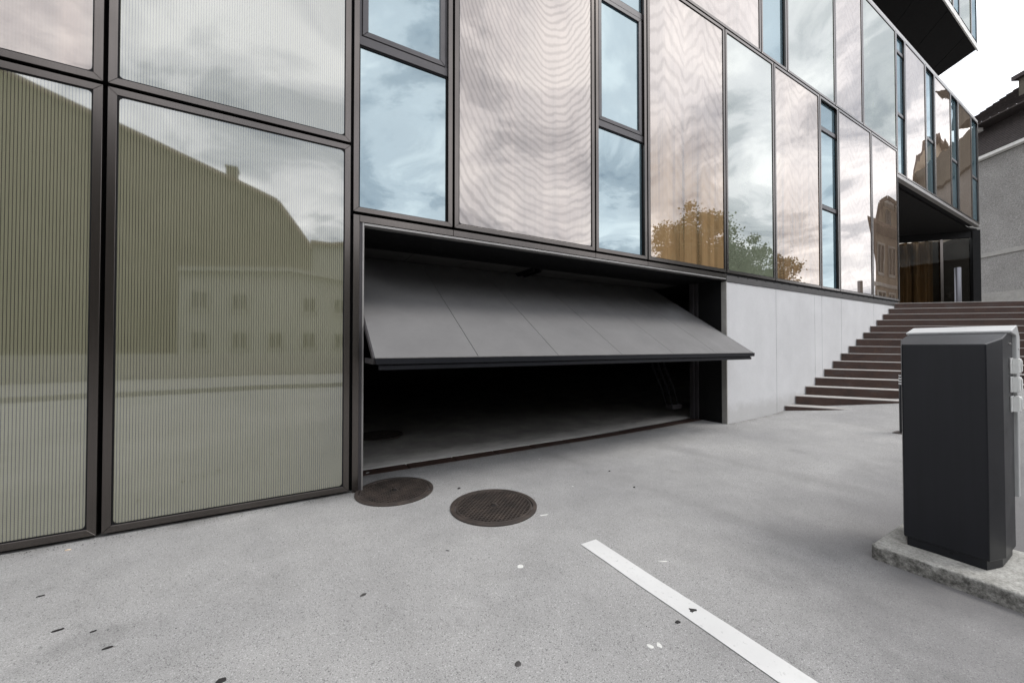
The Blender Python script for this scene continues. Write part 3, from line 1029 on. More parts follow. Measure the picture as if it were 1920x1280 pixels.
# curtain folds behind the glass
cu = MB()
pts = []
t = 1.15
while t < 6.4:
    pts.append(A_ + dirA * t + nrm * (0.55 + 0.10 * math.sin(t * 17) + 0.04 * math.sin(t * 41)))
    t += 0.045
vv = [(p.x, p.y, z) for p in pts for z in (Z_LAND + 0.03, 6.1)]
cu.add(vv, [(2 * i, 2 * i + 2, 2 * i + 3, 2 * i + 1) for i in range(len(pts) - 1)])
part(cu, "curtain", M['curtain'], fix=False)
part(MB().prism(ent(0.0, 7.0, 2.2, 2.3), Z_LAND - 0.1, Z_OV), "back_wall", M['dark_conc'])
part(MB().prism(ent(-0.02, 0.04, 0.17, 2.19), Z_LAND - 0.1, Z_OV - 0.1), "side_wall", M['dark_conc'])
for (t, d) in ((0.02, 0),):
    p = A_ + dirA * 0.95 + nrm * 0.0

# ------------------------------------------------------------------ stairs
STEPX, RUN, RISE, SLEN, FALL = 8.566, 0.4363, 0.1724, 9.5, 0.015
st = empty("stairs", (STEPX, FY, 0))
tag(st, "wide flight of stairs with rusty brown steel risers climbing beside the concrete wall", "stairs")
SO = Vector(st.location)


def local(o, org):
    for v in o.data.vertices:
        v.co -= org
    return o


nperp = (0.7725, 0.635)          # up the flight, square to the risers
for k in range(15):
    x0 = STEPX + RUN * k
    z = 0.216 + RISE * k
    y0 = FY + 0.004
    p0 = (x0, y0)
    p1 = (x0 + SK[0] * SLEN, y0 + SK[1] * SLEN)
    dpth = 0.42 if k < 14 else 0.30
    top = lambda x, y, z=z, p0=p0: z - FALL * ((x - p0[0]) * SK[0] + (y - p0[1]) * SK[1])
    th = 0.012
    q0 = (p0[0] + nperp[0] * th + 0.02, p0[1])
    q0 = (p0[0] + th / nperp[0], p0[1])
    q1 = (p1[0] + nperp[0] * th, p1[1] + nperp[1] * th)
    r1 = (p1[0] + nperp[0] * dpth, p1[1] + nperp[1] * dpth)
    r0 = (p0[0] + dpth / nperp[0], p0[1])
    mb = MB().prism([q0, q1, r1, r0], lambda x, y, z=z: z - 0.34, lambda x, y, top=top: top(x, y) - 0.0145)
    n0 = (p0[0] + 0.003, p0[1])
    n1 = (p1[0] + 0.003 * nperp[0], p1[1] + 0.003 * nperp[1])
    mb.prism([n0, n1, r1, r0], lambda x, y, top=top: top(x, y) - 0.014, top)
    tr = mb.build("step", M['tread'], st, bevel=0.004, seg=1)
    local(tr, SO)
    g = 0.015
    pa = (p0[0] + SK[0] * g, p0[1] + SK[1] * g)
    rs = MB().prism([pa, p1, q1, (pa[0] + th / nperp[0], pa[1])], lambda x, y, z=z: z - 0.34, lambda x, y, top=top: top(x, y) - 0.015).build("riser", M['corten'], tr, bevel=0.002, seg=1)
    local(rs, SO)

x15 = STEPX + RUN * 14
zl = 0.216 + RISE * 14
lp = [(x15 + 0.25, FY + 0.25), (x15 + 0.25 + SK[0] * (SLEN + 0.3), FY + 0.25 + SK[1] * (SLEN + 0.3)), (32, -3.5), (32, 11), (15.0, 11), (15.0, FY + 0.25)]
lp = [(x15 + 0.30, FY + 0.005), (x15 + 0.30 + SK[0] * SLEN, FY + 0.005 + SK[1] * SLEN), (27, -3.5), (29.0, 4), (24, 10.5), (15.14, 10.5), (15.14, FY + 0.32), (15.0, FY + 0.005)]
tag(MB().prism(lp, 1.2, lambda x, y: zl - 0.006 - FALL * max(0, ((x - x15) * SK[0] + (y - FY) * SK[1]))).build("landing", M['landing']), kind='structure')

# ------------------------------------------------------------------ drain in front of the garage
dr = empty("drain_channel", (3.5, 4.49, 0.0))
tag(dr, "dark steel drain channel across the garage threshold", "drain")
DO = Vector(dr.location)
xx = 0.58
k = 0
while xx < 6.5:
    x1 = min(xx + 0.565, 6.595)
    za, zb = gz(xx, 0), gz(x1, 0)
    m = MB()
    m.add([(xx, 4.392, za - .05), (x1, 4.392, zb - .05), (x1, 4.585, zb - .05), (xx, 4.585, za - .05),
           (xx, 4.392, za + .002), (x1, 4.392, zb + .002), (x1, 4.585, zb + .002), (xx, 4.585, za + .002)],
          [(3, 2, 1, 0), (4, 5, 6, 7), (0, 1, 5, 4), (1, 2, 6, 5), (2, 3, 7, 6), (3, 0, 4, 7)])
    local(m.build("drain_cover", M['corten'], dr, bevel=0.004, seg=1), DO)
    xx = x1 + 0.013
local(MB().box(0.575, 6.595, 4.586, 4.598, -0.05, 0.008).build("drain_edge", M['gum'], dr), DO)

# ------------------------------------------------------------------ manhole covers


def manhole(x, y, rot, label, R0=0.375, dirt=False):
    t = empty("manhole_cover", (x, y, gz(x, y)))
    tag(t, label, "manhole cover", "round cast iron manhole covers")
    t.rotation_euler = (0, 0, rot)
    t.location.z += 0.0085
    ri = R0 * 0.875
    MB().lathe([(R0, -0.03), (R0, 0.003), (R0 - 0.004, 0.005), (ri + 0.012, 0.005), (ri + 0.007, -0.012)], seg=64, close=False).build("frame_ring", M['iron'], t, smooth=True)
    lid = MB().lathe([(ri + 0.004, -0.03), (ri + 0.004, 0.002), (ri, 0.004), (ri - 0.014, 0.004), (ri - 0.016, -0.008)], seg=64).build("lid", M['iron'], t, smooth=True)
    MB().lathe([(ri - 0.0162, -0.012), (ri - 0.0162, -0.0055)], seg=64).build("pit_floor", M['dirt'], lid)
    rb = MB()
    n, rr, w = 20, ri - 0.015, 0.0052
    pit = 2 * rr / n
    for a in range(1, n):
        u = -rr + a * pit
        L = math.sqrt(max(0, rr * rr - u * u))
        segs = [(-L, L)]
        if abs(u) < 0.04:
            segs = [(-L, -0.042), (0.042, L)]
        for s0, s1 in segs:
            rb.box(s0, s1, u - w, u + w, -0.010, 0.0035)
            rb.box(u - w, u + w, s0, s1, -0.010, 0.0031)
    rb.build("grid_ribs", M['iron'], lid)
    MB().lathe([(0.042, -0.01), (0.042, 0.004), (0.034, 0.0045), (0.03, -0.008)], seg=24).build("key_socket", M['iron'], lid, smooth=True)
    hk = MB()
    pv = None
    for i in range(9):
        th = math.pi * (0.05 + 0.9 * i / 8)
        p = (0.026 * math.cos(th), 0.004 * math.sin(i), 0.0 + 0.019 * math.sin(th))
        if pv:
            hk.tube(pv, p, 0.0065, seg=8)
        pv = p
    hk.build("lifting_eye", M['iron'], lid, smooth=True)
    return t


manhole(0.845, 3.780, R(-52), "manhole cover touching the foot of the bronze garage frame", 0.365)
manhole(1.518, 2.985, R(-48), "manhole cover lying out on the open asphalt", 0.378)
m3 = manhole(1.18, 6.26, R(15), "manhole cover in the dark garage floor", 0.33)
m3.location.z = 0.010

# ------------------------------------------------------------------ white line
zc = lambda x, y: gz(x, y) + 0.004
ln = MB()
ys = [2.105 - 0.25 * i for i in range(40)]
vv = []
for i, y in enumerate(ys):
    j0, j1 = 0.0025 * math.sin(i * 2.3), 0.0025 * math.sin(i * 1.7 + 1)
    vv += [(1.760 + j0, y, zc(1.76, y)), (1.900 + j1, y, zc(1.9, y))]
ln.add(vv, [(2 * i + 2, 2 * i + 3, 2 * i + 1, 2 * i) for i in range(len(ys) - 1)])
lo = at(ln.build("painted_line", M['line'], fix=False), (1.83, 2.0, 0.0))
tag(lo, "long straight white line painted on the asphalt", "road marking")

# ------------------------------------------------------------------ concrete base slab under the machine
bm = bmesh.new()
bmesh.ops.create_grid(bm, x_segments=1, y_segments=1, size=1)
bm.free()


def rough_slab(x0, x1, y0, y1, z0, z1, nx, ny, nz):
    bm = bmesh.new()
    bmesh.ops.create_cube(bm, size=1)
    for v in bm.verts:
        v.co = Vector((x0 + (v.co.x + .5) * (x1 - x0), y0 + (v.co.y + .5) * (y1 - y0), z0 + (v.co.z + .5) * (z1 - z0)))
    bmesh.ops.subdivide_edges(bm, edges=[e for e in bm.edges if abs(e.verts[0].co.x - e.verts[1].co.x) > .01], cuts=nx, use_grid_fill=True)
    bmesh.ops.subdivide_edges(bm, edges=[e for e in bm.edges if abs(e.verts[0].co.y - e.verts[1].co.y) > .01], cuts=ny, use_grid_fill=True)
    bmesh.ops.subdivide_edges(bm, edges=[e for e in bm.edges if abs(e.verts[0].co.z - e.verts[1].co.z) > .01], cuts=nz, use_grid_fill=True)
    for v in bm.verts:
        c = v.co.copy()
        edge = 0
        edge += 1 if (abs(c.x - x0) < 1e-4 or abs(c.x - x1) < 1e-4) else 0
        edge += 1 if (abs(c.y - y0) < 1e-4 or abs(c.y - y1) < 1e-4) else 0
        top = abs(c.z - z1) < 1e-4
        n1 = mnoise.noise(c * 9) * 0.003 + mnoise.noise(c * 30) * 0.005
        if edge:
            inward = Vector(((x0 + x1) / 2 - c.x, (y0 + y1) / 2 - c.y, 0)).normalized()
            if abs(c.x - x0) < 1e-4 or abs(c.x - x1) < 1e-4:
                v.co.x += n1 + (0.005 if abs(c.x - x0) < 1e-4 else -0.005) * (1.0 if top else 0)
            if abs(c.y - y0) < 1e-4 or abs(c.y - y1) < 1e-4:
                v.co.y += n1 + (0.005 if abs(c.y - y0) < 1e-4 else -0.005) * (1.0 if top else 0)
            if edge == 2:
                v.co += inward * 0.016
            if top:
                v.co.z -= 0.003 + max(0, mnoise.noise(c * 17) - 0.1) * 0.03
        elif top:
            v.co.z += mnoise.noise(c * 6) * 0.0035
    me = bpy.data.meshes.new("concrete_base")
    bm.to_mesh(me)
    bm.free()
    me.materials.append(M['rough'])
    for p in me.polygons:
        p.use_smooth = True
    o = bpy.data.objects.new("concrete_base", me)
    COL.objects.link(o)
    return o


KZ = 0.098
cbase = rough_slab(3.325, 4.03, -0.42, 1.02, -0.03, KZ, 46, 90, 8)
at(cbase, (3.68, 0.35, 0.0))
tag(cbase, "rough weathered concrete slab under the dark ticket machine", "concrete slab")

# ------------------------------------------------------------------ ticket machine
km = empty("ticket_machine", (3.70, 0.714, KZ))
tag(km, "dark grey ticket machine seen from behind with light grey front cover", "ticket machine")
KO = Vector(km.location)
Y0, Y1 = 0.510, 0.945
body = [(3.498, Y0 + 0.040), (3.640, Y0), (3.915, Y0), (3.915, Y1), (3.640, Y1), (3.498, Y1 - 0.040)]
inset = [(3.512, Y0 + 0.052), (3.640, Y0 + 0.013), (3.905, Y0 + 0.013), (3.905, Y1 - 0.013), (3.640, Y1 - 0.013), (3.512, Y1 - 0.052)]
topz = lambda x, y: 1.416 + 0.235 * (x - 3.498)


def kpart(mb, name, mat, parent=None, **kw):
    o = mb.build(name, mat, parent or km, **kw)
    return local(o, KO)


kpart(MB().prism(body, KZ + 0.056, topz), "body", M['kiosk'], bevel=0.005)
pl = kpart(MB().prism(inset, KZ - 0.012, KZ + 0.055), "plinth", M['kiosk'])
kpart(MB().tube((3.5115, 0.700, KZ + 0.036), (3.509, 0.700, KZ + 0.036), 0.009, seg=14), "cable_hole", M['black'], pl)
# folded front cover with hood
side = [(3.800, 1.494), (3.806, 1.506), (3.955, 1.537), (4.034, 1.462), (4.012, 1.12), (3.968, 0.46), (3.930, 0.46), (3.930, 1.478), (3.812, 1.482)]
hood = kpart(MB().side_prism([(3.800, 1.500), (3.955, 1.537), (4.036, 1.462), (4.010, 1.12), (3.970, 0.46), (3.936, 0.46), (3.936, 1.470), (3.800, 1.486)][::-1], Y0 - 0.014, Y1 + 0.014), "front_cover", M['light_grey'], bevel=0.004)
kpart(MB().box(3.845, 3.917, Y0 - 0.012, Y0 - 0.001, 1.30, 1.478), "side_flange", M['light_grey'], hood, bevel=0.002, seg=1) if False else None
kpart(MB().box(3.918, 3.934, Y0 + 0.004, Y1 - 0.004, 0.44, 1.470), "seal", M['black'])
kpart(MB().tube((3.825, Y0 - 0.0005, 1.418), (3.825, Y0 - 0.007, 1.418), 0.0065, seg=12), "screw", M['rail'])
kpart(MB().tube((3.972, Y0 - 0.0145, 1.385), (3.972, Y0 - 0.016, 1.385), 0.004, seg=10), "rivet", M['sash'], hood)
for zc_ in (1.282, 1.168, 1.048):
    h = kpart(MB().box(3.815, 3.880, Y0 - 0.008, Y0 - 0.0005, zc_ - 0.048, zc_ + 0.048), "lock_box", M['white_plastic'], bevel=0.002, seg=1)
    kpart(MB().box(3.850, 3.905, Y0 - 0.036, Y0 - 0.0085, zc_ - 0.046, zc_ + 0.046), "box_lid", M['white_plastic'], h, bevel=0.006)
    kpart(MB().box(3.872, 3.898, Y0 - 0.040, Y0 - 0.0365, zc_ - 0.034, zc_ + 0.034), "lid_ridge", M['white_plastic'], h, bevel=0.002, seg=1)
    kpart(MB().box(3.842, 3.8485, Y0 - 0.030, Y0 - 0.0085, zc_ - 0.047, zc_ + 0.047), "hinge", M['white_plastic'], h)
pr = MB()
for z in (1.232, 1.246, 1.258, 1.272, 1.282, 1.30):
    pr.box(3.985, 4.000 if int(z * 1000) % 4 else 3.994, Y0 - 0.0152, Y0 - 0.0142, z, z + 0.007)
kpart(pr, "side_print", M['print_dark'], hood)

# ------------------------------------------------------------------ bollards


def bollard(name, x, y, z, h, r, mat, label, cat, bands, group=None):
    t = empty(name, (x, y, z))
    tag(t, label, cat, group)
    MB().lathe([(r, -0.05), (r, h - 0.012), (r - 0.004, h - 0.004), (r - 0.014, h)], seg=32).build("post", mat, t, smooth=True)
    for (za, zb) in bands:
        MB().lathe([(r - 0.001, za), (r + 0.0018, za), (r + 0.0018, zb), (r - 0.001, zb)], seg=32, close=False).build("reflective_band", M['white_band'], t, smooth=True)
    MB().box(-r * 1.9, r * 1.9, -r * 1.9, r * 1.9, -0.01, 0.008).build("foot_plate", M['iron'], t, bevel=0.003, seg=1)
    return t


bollard("bollard", 8.088, 2.069, gz(8.09, 2.07), 0.90, 0.058, M['kiosk'], "slim black bollard with white bands half hidden behind the ticket machine", "bollard",
        [(0.745, 0.765), (0.785, 0.805), (0.825, 0.845), (0.868, 0.884)])
bollard("steel_post", 18.2, 3.40, Z_LAND - 0.02, 1.30, 0.075, M['steel'], "grey steel post standing in front of the dark entrance glass", "post", [], "steel posts on the landing")
bollard("steel_post", 18.3, 2.05, Z_LAND - 0.05, 1.28, 0.075, M['steel'], "steel post seen mirrored in the facade glass above the stairs", "post", [], "steel posts on the landing")

# ------------------------------------------------------------------ old house on the right
HC = Vector((31.75, 5.62))
ha = Vector((-0.551, -0.834)).normalized()     # along the street wall, towards the viewer
hb_ = Vector((0.834, -0.551))                  # into the house
house = empty("stucco_house", (HC.x, HC.y, 2.0))
tag(house, "grey stucco house with dark tiled mansard roof at the end of the glass building", "house")
HO = Vector(house.location)


def hp(a, b):
    p = HC + ha * a + hb_ * b
    return (p.x, p.y)


def hbox(a0, a1, b0, b1, z0, z1):
    return MB().prism([hp(a0, b0), hp(a0, b1), hp(a1, b1), hp(a1, b0)], z0, z1)


def hpart(mb, name, mat, parent=None, **kw):
    return local(mb.build(name, mat, parent or house, **kw), HO)


AL0, AL1, BD = -3.0, 2.6, 7.0
hpart(hbox(AL0, AL1, 0, BD, 1.5, 11.15), "wall", M['stucco'])
hpart(hbox(AL0 - .06, AL1 + .06, -0.07, BD, 6.05, 6.27), "string_course", M['stone_trim'], bevel=0.02)
hpart(hbox(AL0, AL1 + .04, -0.05, 0.0, 1.5, 4.18), "base_course", M['stone_trim'])
gt = hpart(hbox(AL0 - .3, AL1 + .3, -0.32, -0.02, 11.16, 11.34), "gutter", M['white_trim'], bevel=0.03)
rf = MB()
z0, z1 = 11.36, 13.06
b0, b1 = -0.30, 0.62
rows = 15
for i in range(rows):
    f0, f1 = i / rows, (i + 1) / rows
    za, zb = z0 + (z1 - z0) * f0, z0 + (z1 - z0) * f1
    ba, bb = b0 + (b1 - b0) * f0, b0 + (b1 - b0) * f1
    p = [(*hp(AL0 - .2, ba - 0.055), za), (*hp(AL1 + .3, ba - 0.055), za), (*hp(AL1 + .3, bb), zb + .02), (*hp(AL0 - .2, bb), zb + .02),
         (*hp(AL0 - .2, ba), za), (*hp(AL1 + .3, ba), za)]
    rf.add(p, [(0, 1, 2, 3), (4, 5, 1, 0)])
lower = hpart(rf, "lower_roof", M['tile'])
lower['kind'] = 'stuff'
hpart(hbox(AL0, AL1 + .2, 0.65, BD, 11.16, 13.04), "attic_wall", M['dark_wall'])
hpart(hbox(-0.90, AL1 + .4, -0.12, 0.70, 13.12, 13.19), "upper_eave", M['tile'])
hpart(hbox(0.36, 0.62, 0.0, 0.3, 12.86, 13.05), "eave_bracket", M['white_trim'])
up = MB()
rows = 26
PITCH = 0.86
for i in range(rows):
    f0, f1 = i * 0.16, (i + 1) * 0.16
    za, zb = 13.22 + f0 * PITCH, 13.22 + f1 * PITCH
    p = [(*hp(-1.6 + f0, -0.10 + f0 - .05), za + .05), (*hp(AL1 + .6, -0.10 + f0 - .05), za + .05), (*hp(AL1 + .6, -0.10 + f1), zb + .02), (*hp(-1.6 + f1, -0.10 + f1), zb + .02),
         (*hp(-1.6 + f0, -0.10 + f0), za), (*hp(AL1 + .6, -0.10 + f0), za)]
    up.add(p, [(0, 1, 2, 3), (4, 5, 1, 0)])
    q = [(*hp(-1.6 + f0, -0.10 + f0), za + .03), (*hp(-1.6 + f1, -0.10 + f1), zb + .02), (*hp(-1.6 + f1, 8 - f1), zb + .02), (*hp(-1.6 + f0, 8 - f0), za + .03)]
    up.add(q, [(0, 1, 2, 3)])
upper = hpart(up, "upper_roof", M['tile'])
upper['kind'] = 'stuff'
dm = hpart(hbox(1.85, 3.0, 0.62, 2.2, 13.5, 14.74), "dormer", M['dark_wall'])
hpart(hbox(1.70, 3.1, 0.45, 2.3, 14.75, 14.95), "dormer_roof", M['tile'], dm)

# no-stopping sign on the house's foot
sp = HC + ha * 0.83 + hb_ * -0.55
sg = empty("parking_sign", (sp.x, sp.y, 2.3))
tag(sg, "small round dark red and blue no-stopping sign at the top of the stairs", "sign")
fd = Vector((-sp.x, -sp.y, 0)).normalized()
P = lambda d, z: Vector((0, 0, z - 2.3)) + fd * d
MB().tube(P(0, 2.3), P(0, 4.05), 0.03, seg=12).build("pole", M['steel'], sg, smooth=True)
dk = MB().tube(P(0.032, 4.03), P(0.046, 4.03), 0.175, seg=32).build("disc", M['red'], sg)
MB().tube(P(0.047, 4.03), P(0.050, 4.03), 0.132, seg=32).build("disc_face", M['blue'], dk)
rt = Vector((-fd.y, fd.x, 0))
for s in (1, -1):
    d1 = (rt * s + Vector((0, 0, 1))).normalized()
    d2 = d1.cross(fd)
    c = P(0.0505, 4.03)
    q = [c + d1 * a * 0.13 + d2 * b * 0.014 + fd * e for e in (0, 0.003 + 0.001 * s) for a, b in ((-1, -1), (1, -1), (1, 1), (-1, 1))]
    MB().add(q, [(3, 2, 1, 0), (4, 5, 6, 7), (0, 1, 5, 4), (1, 2, 6, 5), (2, 3, 7, 6), (3, 0, 4, 7)]).build("disc_bar", M['red'], dk)

# ------------------------------------------------------------------ the street behind the viewer, seen mirrored in the glass


def block(name, label, x0, x1, y0, y1, prof, wallmat, roofmat, rows, cols, zr, wsize=(0.9, 1.2), ridge=0.0, trim=None, skip=()):
    """a house whose street face looks towards +y; prof is the (x, z) outline of that face"""
    t = empty(name, ((x0 + x1) / 2, y1, gz((x0 + x1) / 2, y1)))
    tag(t, label, "house")
    O = Vector(t.location)
    local(MB().side_prism(prof, y0, y1).build("wall", wallmat, t), O)
    n = len(prof)
    for i in range(n):
        a, b = prof[i], prof[(i + 1) % n]
        if min(a[1], b[1]) > 2.0 and abs(a[0] - b[0]) > 0.4:
            L = math.hypot(b[0] - a[0], b[1] - a[1])
            nx_, nz_ = (b[1] - a[1]) / L, -(b[0] - a[0]) / L
            if nz_ < 0:
                nx_, nz_ = -nx_, -nz_
            c = [(a[0] + nx_ * .003, a[1] + nz_ * .003), (b[0] + nx_ * .003, b[1] + nz_ * .003), (b[0] + nx_ * .22, b[1] + nz_ * .22), (a[0] + nx_ * .22, a[1] + nz_ * .22)]
            local(MB().side_prism(c, y0 - .3, y1 + .35).build("roof", roofmat, t), O)
    for j in range(rows):
        for i in range(cols):
            if (i, j) in skip:
                continue
            wx = x0 + (x1 - x0) * (i + 0.5) / cols
            wz = zr[j]
            w, h = wsize
            f = MB()
            for (a, b, c, e) in ((-w / 2 - .1, -w / 2, -.1, h + .1), (w / 2, w / 2 + .1, -.1, h + .1), (-w / 2, w / 2, h, h + .1), (-w / 2 - .06, w / 2 + .06, -.16, 0)):
                f.box(wx + a, wx + b, y1 + .004, y1 + .09, wz + c, wz + e)
            f.box(wx - .03, wx + .03, y1 + .02, y1 + .06, wz, wz + h)
            fo = local(f.build("window", trim or M['white_trim'], t), O)
            local(MB().box(wx - w / 2, wx + w / 2, y1 + .002, y1 + .018, wz, wz + h).build("pane", M['dark_window'], fo), O)
    return t


def skew(root, y1, k):
    """set a house askew to the street, as the plots here are"""
    for o in [c for c in root.children] + [g for c in root.children for g in c.children]:
        for v in o.data.vertices:
            v.co.x += k * (y1 - (v.co.y + root.location.y))


gh = block("gabled_house", "dark gabled house mirrored in the tall olive glass panels", -26, 0.75, -32, -20,
           [(-26, -0.3), (0.75, -0.3), (0.75, 7.75), (-1.15, 10.4), (-19, 17.0), (-26, 14.0)], M['dark_wall'], M['tan_roof'], 0, 0, [])
GO = Vector(gh.location)
local(MB().box(-3.75, -3.2, -21.5, -20.6, 10.5, 12.35).box(-3.8, -3.15, -21.55, -20.55, 12.35, 12.45).build("chimney", M['dark_wall'], gh), GO)
ph = block("pale_house", "pale house with rows of small windows mirrored in the olive glass panel", -5.2, 3.2, -19.9, -17.2,
           [(-5.2, -0.3), (3.2, -0.3), (3.2, 5.3), (-0.4, 5.7), (-5.2, 5.2)], M['pale_wall'], M['pale_wall'], 2, 5, [1.35, 3.4], (0.62, 0.8), skip=((2, 1),), trim=M['pale_wall'])
fb = block("flat_house", "low flat-roofed house mirrored behind the pale house", 0.8, 25, -32, -20.5,
           [(0.8, -0.3), (25, -0.3), (25, 8.9), (6.0, 9.0), (2.0, 8.2), (0.8, 8.2)], M['pale_wall'], M['tan_roof'], 2, 10, [1.4, 4.6], (1.0, 1.5))
tb = block("tan_house", "tall tan house with mansard roof mirrored in the far right glass panels", 30.2, 60, -13, -1.0,
           [(30.2, 1.0), (60, 1.0), (60, 12.6), (58.5, 15.4), (54, 16.8), (42, 16.8), (39, 15.4), (37.2, 12.6), (36.6, 10.3), (32.2, 10.3), (31.2, 9.8), (30.2, 8.4)], M['tan_wall'], M['tan_roof'], 2, 17, [3.0, 5.9], (0.95, 1.7), trim=M['white_trim'])
TO = Vector(tb.location)
local(MB().box(29.3, 36.9, -13.5, -0.30, 8.25, 8.5).box(36.95, 60.7, -13.5, -0.45, 12.3, 12.65).build("eave", M['tan_roof'], tb, bevel=0.05), TO)
local(MB().box(30.0, 60.2, -1.0, -0.86, 5.05, 5.25).box(30.0, 60.2, -1.0, -0.86, 2.4, 2.6).build("string_course", M['white_trim'], tb), TO)
for x, z in ((31.6, 8.6), (33.9, 8.6), (40.0, 12.8), (43.0, 12.8), (46.0, 12.8), (49.0, 12.8), (52.0, 12.8)):
    dd = local(MB().box(x, x + 1.5, -2.4, -0.95, z, z + 1.5).build("dormer", M['tan_wall'], tb), TO)
    local(MB().box(x - .2, x + 1.7, -2.5, -0.7, z + 1.5, z + 1.66).build("dormer_roof", M['white_trim'], dd), TO)
    local(MB().box(x + .3, x + 1.2, -0.95, -0.92, z + .2, z + 1.3).build("pane", M['dark_window'], dd), TO)
for x in (38.6, 41.2, 43.8, 46.4, 49.0, 51.6):
    fo = local(MB().box(x - .1, x + 1.1, -0.998, -0.92, 8.3, 8.5).box(x - .1, x + 1.1, -0.998, -0.92, 10.6, 10.72).build("window", M['white_trim'], tb), TO)
    local(MB().box(x, x + 1.0, -0.997, -0.96, 8.5, 10.6).build("pane", M['dark_window'], fo), TO)
skew(tb, -1.0, 3.7)

block("unseen_corner_house", "unseen plain corner house added to darken the back of the ticket machine", -36, -18, -17, 1.0,
      [(-36, -0.3), (-18, -0.3), (-18, 9.5), (-27, 14.0), (-36, 9.5)], M['dark_wall'], M['tan_roof'], 3, 5, [1.2, 4.0, 6.8], (1.1, 1.6))  # unseen house, added so the machine's back reflects less sky

# kerb and raised pavement across the yard
pv_ = MB()
pv_.box(-60, 7.4, -17.0, -6.9, -0.2, 0.13)
tag(pv_.build("pavement", M['pave'], bevel=0.02), kind='structure')
kb = MB()
kb.box(-60, 7.4, -6.898, -6.72, -0.2, 0.15)
tag(kb.build("kerb", M['pave'], bevel=0.02), kind='structure')
fence_wall = MB().box(-40, 6.0, -12.4, -12.15, 0.131, 1.1).build("garden_wall", M['stone_trim'], bevel=0.02)
at(fence_wall, (-17, -12.3, 0.131))
tag(fence_wall, "low garden wall mirrored in the lower olive glass panels", "wall")

# trees
LEAF = None


def tree(x, y, h, rx, rz, label, nclump, seed):
    rnd = random.Random(seed)
    z0 = gz(x, y)
    t = empty("tree", (x, y, z0))
    tag(t, label, "tree", "leafy trees mirrored in the facade")
    tr = MB()
    top = h - rz * 0.9
    pts = [(0, 0, -0.1, 0.26), (0.05, 0.03, h * 0.2, 0.21), (0.12, -0.05, h * 0.45, 0.16), (0.0, 0.1, h * 0.75, 0.07)]
    for a, b in zip(pts[:-1], pts[1:]):
        tr.tube(a[:3], b[:3], a[3], b[3], seg=10, cap=False)
    cents = []
    for k in range(nclump):
        while True:
            p = Vector((rnd.uniform(-1, 1), rnd.uniform(-1, 1), rnd.uniform(-1, 1)))
            if 0.1 < p.length < 1:
                break
        s = 0.75 + 0.35 * mnoise.noise(p * 2.2 + Vector((seed, 0, 0)))
        c = Vector((p.x * rx * s, p.y * rx * s, h - rz + p.z * rz * s))
        cents.append(c)
        if k % 3 == 0:
            tr.tube((0, 0, max(h * 0.25, c.z * 0.55)), c, 0.06, 0.012, seg=6, cap=False)
    tr.build("trunk", M['bark'], t, smooth=True)
    cr = MB()
    for c in cents:
        rr = rnd.uniform(0.45, 0.95)
        for _ in range(rnd.randint(90, 140)):
            d = Vector((rnd.gauss(0, 1), rnd.gauss(0, 1), rnd.gauss(0, 0.8)))
            p = c + d * rr * 0.5
            u = Vector((rnd.uniform(-1, 1), rnd.uniform(-1, 1), rnd.uniform(-1, 1))).normalized()
            v = u.orthogonal().normalized()
            s = rnd.uniform(0.07, 0.16)
            cr.add([p - u * s, p + v * s * .55, p + u * s, p - v * s * .55], [(0, 1, 2, 3)])
    cr.build("crown", M['leaf'], t, fix=False)
    return t


tree(31.4, -14.0, 13.4, 4.6, 5.9, "broad tree mirrored in the warm copper panel", 330, 3)
tree(39.5, -14.0, 13.0, 5.4, 6.0, "green tree mirrored in the grey-green glass panel", 360, 8)
tree(45.5, -12.0, 7.0, 2.8, 3.2, "small tree mirrored at the foot of the third copper panel", 90, 13)

tree(14.0, -13.5, 6.9, 3.4, 3.1, "round tree mirrored in the dark entrance glass", 120, 21)

# ------------------------------------------------------------------ litter and spots on the asphalt


def scrap(name, x, y, lx, ly, rot, mat, label, cat, h=0.003, seed=0, group=None, n=9, jit=0.25):
    rnd = random.Random(seed)
    z = gz(x, y)
    pts = []
    for i in range(n):
        a = 2 * math.pi * i / n
        r = 1 + rnd.uniform(-jit, jit)
        pts.append((lx * r * math.cos(a), ly * r * math.sin(a)))
    c, s = math.cos(rot), math.sin(rot)
    pts = [(c * p[0] - s * p[1], s * p[0] + c * p[1]) for p in pts]
    mb = MB()
    vs = [(*p, 0.0005) for p in pts] + [(p[0] * .9, p[1] * .9, h * rnd.uniform(.7, 1.3)) for p in pts] + [(0, 0, h * 1.5)]
    m = len(pts)
    fs = [(i, (i + 1) % m, m + (i + 1) % m, m + i) for i in range(m)] + [(m + i, m + (i + 1) % m, 2 * m) for i in range(m)]
    o = mb.add(vs, fs).build(name, mat)
    o.location = (x, y, z)
    tag(o, label, cat, group)
    return o


ROT = R(2)
scrap("seed_pod", -1.237, 3.177, .019, .0055, R(0), M['dirt'], "dark seed pod on the asphalt nearest the left glass panel", "seed pod", .004, 1, "dark seed pods on the asphalt", jit=.12)
scrap("seed_pod", -1.013, 2.753, .022, .007, R(5), M['dirt'], "plump dark seed pod in the middle of the row on the asphalt", "seed pod", .005, 2, "dark seed pods on the asphalt", jit=.1)
scrap("seed_pod", -0.857, 2.656, .013, .005, R(12), M['dirt'], "smallest dark seed pod, beside two larger ones", "seed pod", .004, 3, "dark seed pods on the asphalt", jit=.12)
scrap("seed_pod", -0.752, 2.480, .023, .0065, R(2), M['dirt'], "jagged dark seed pod farthest from the glass panels", "seed pod", .005, 4, "dark seed pods on the asphalt", jit=.3)
scrap("tar_spot", -0.264, 2.002, .018, .014, 0, M['dirt'], "black tar spot near the bottom edge of the picture", "tar spot", .003, 5)
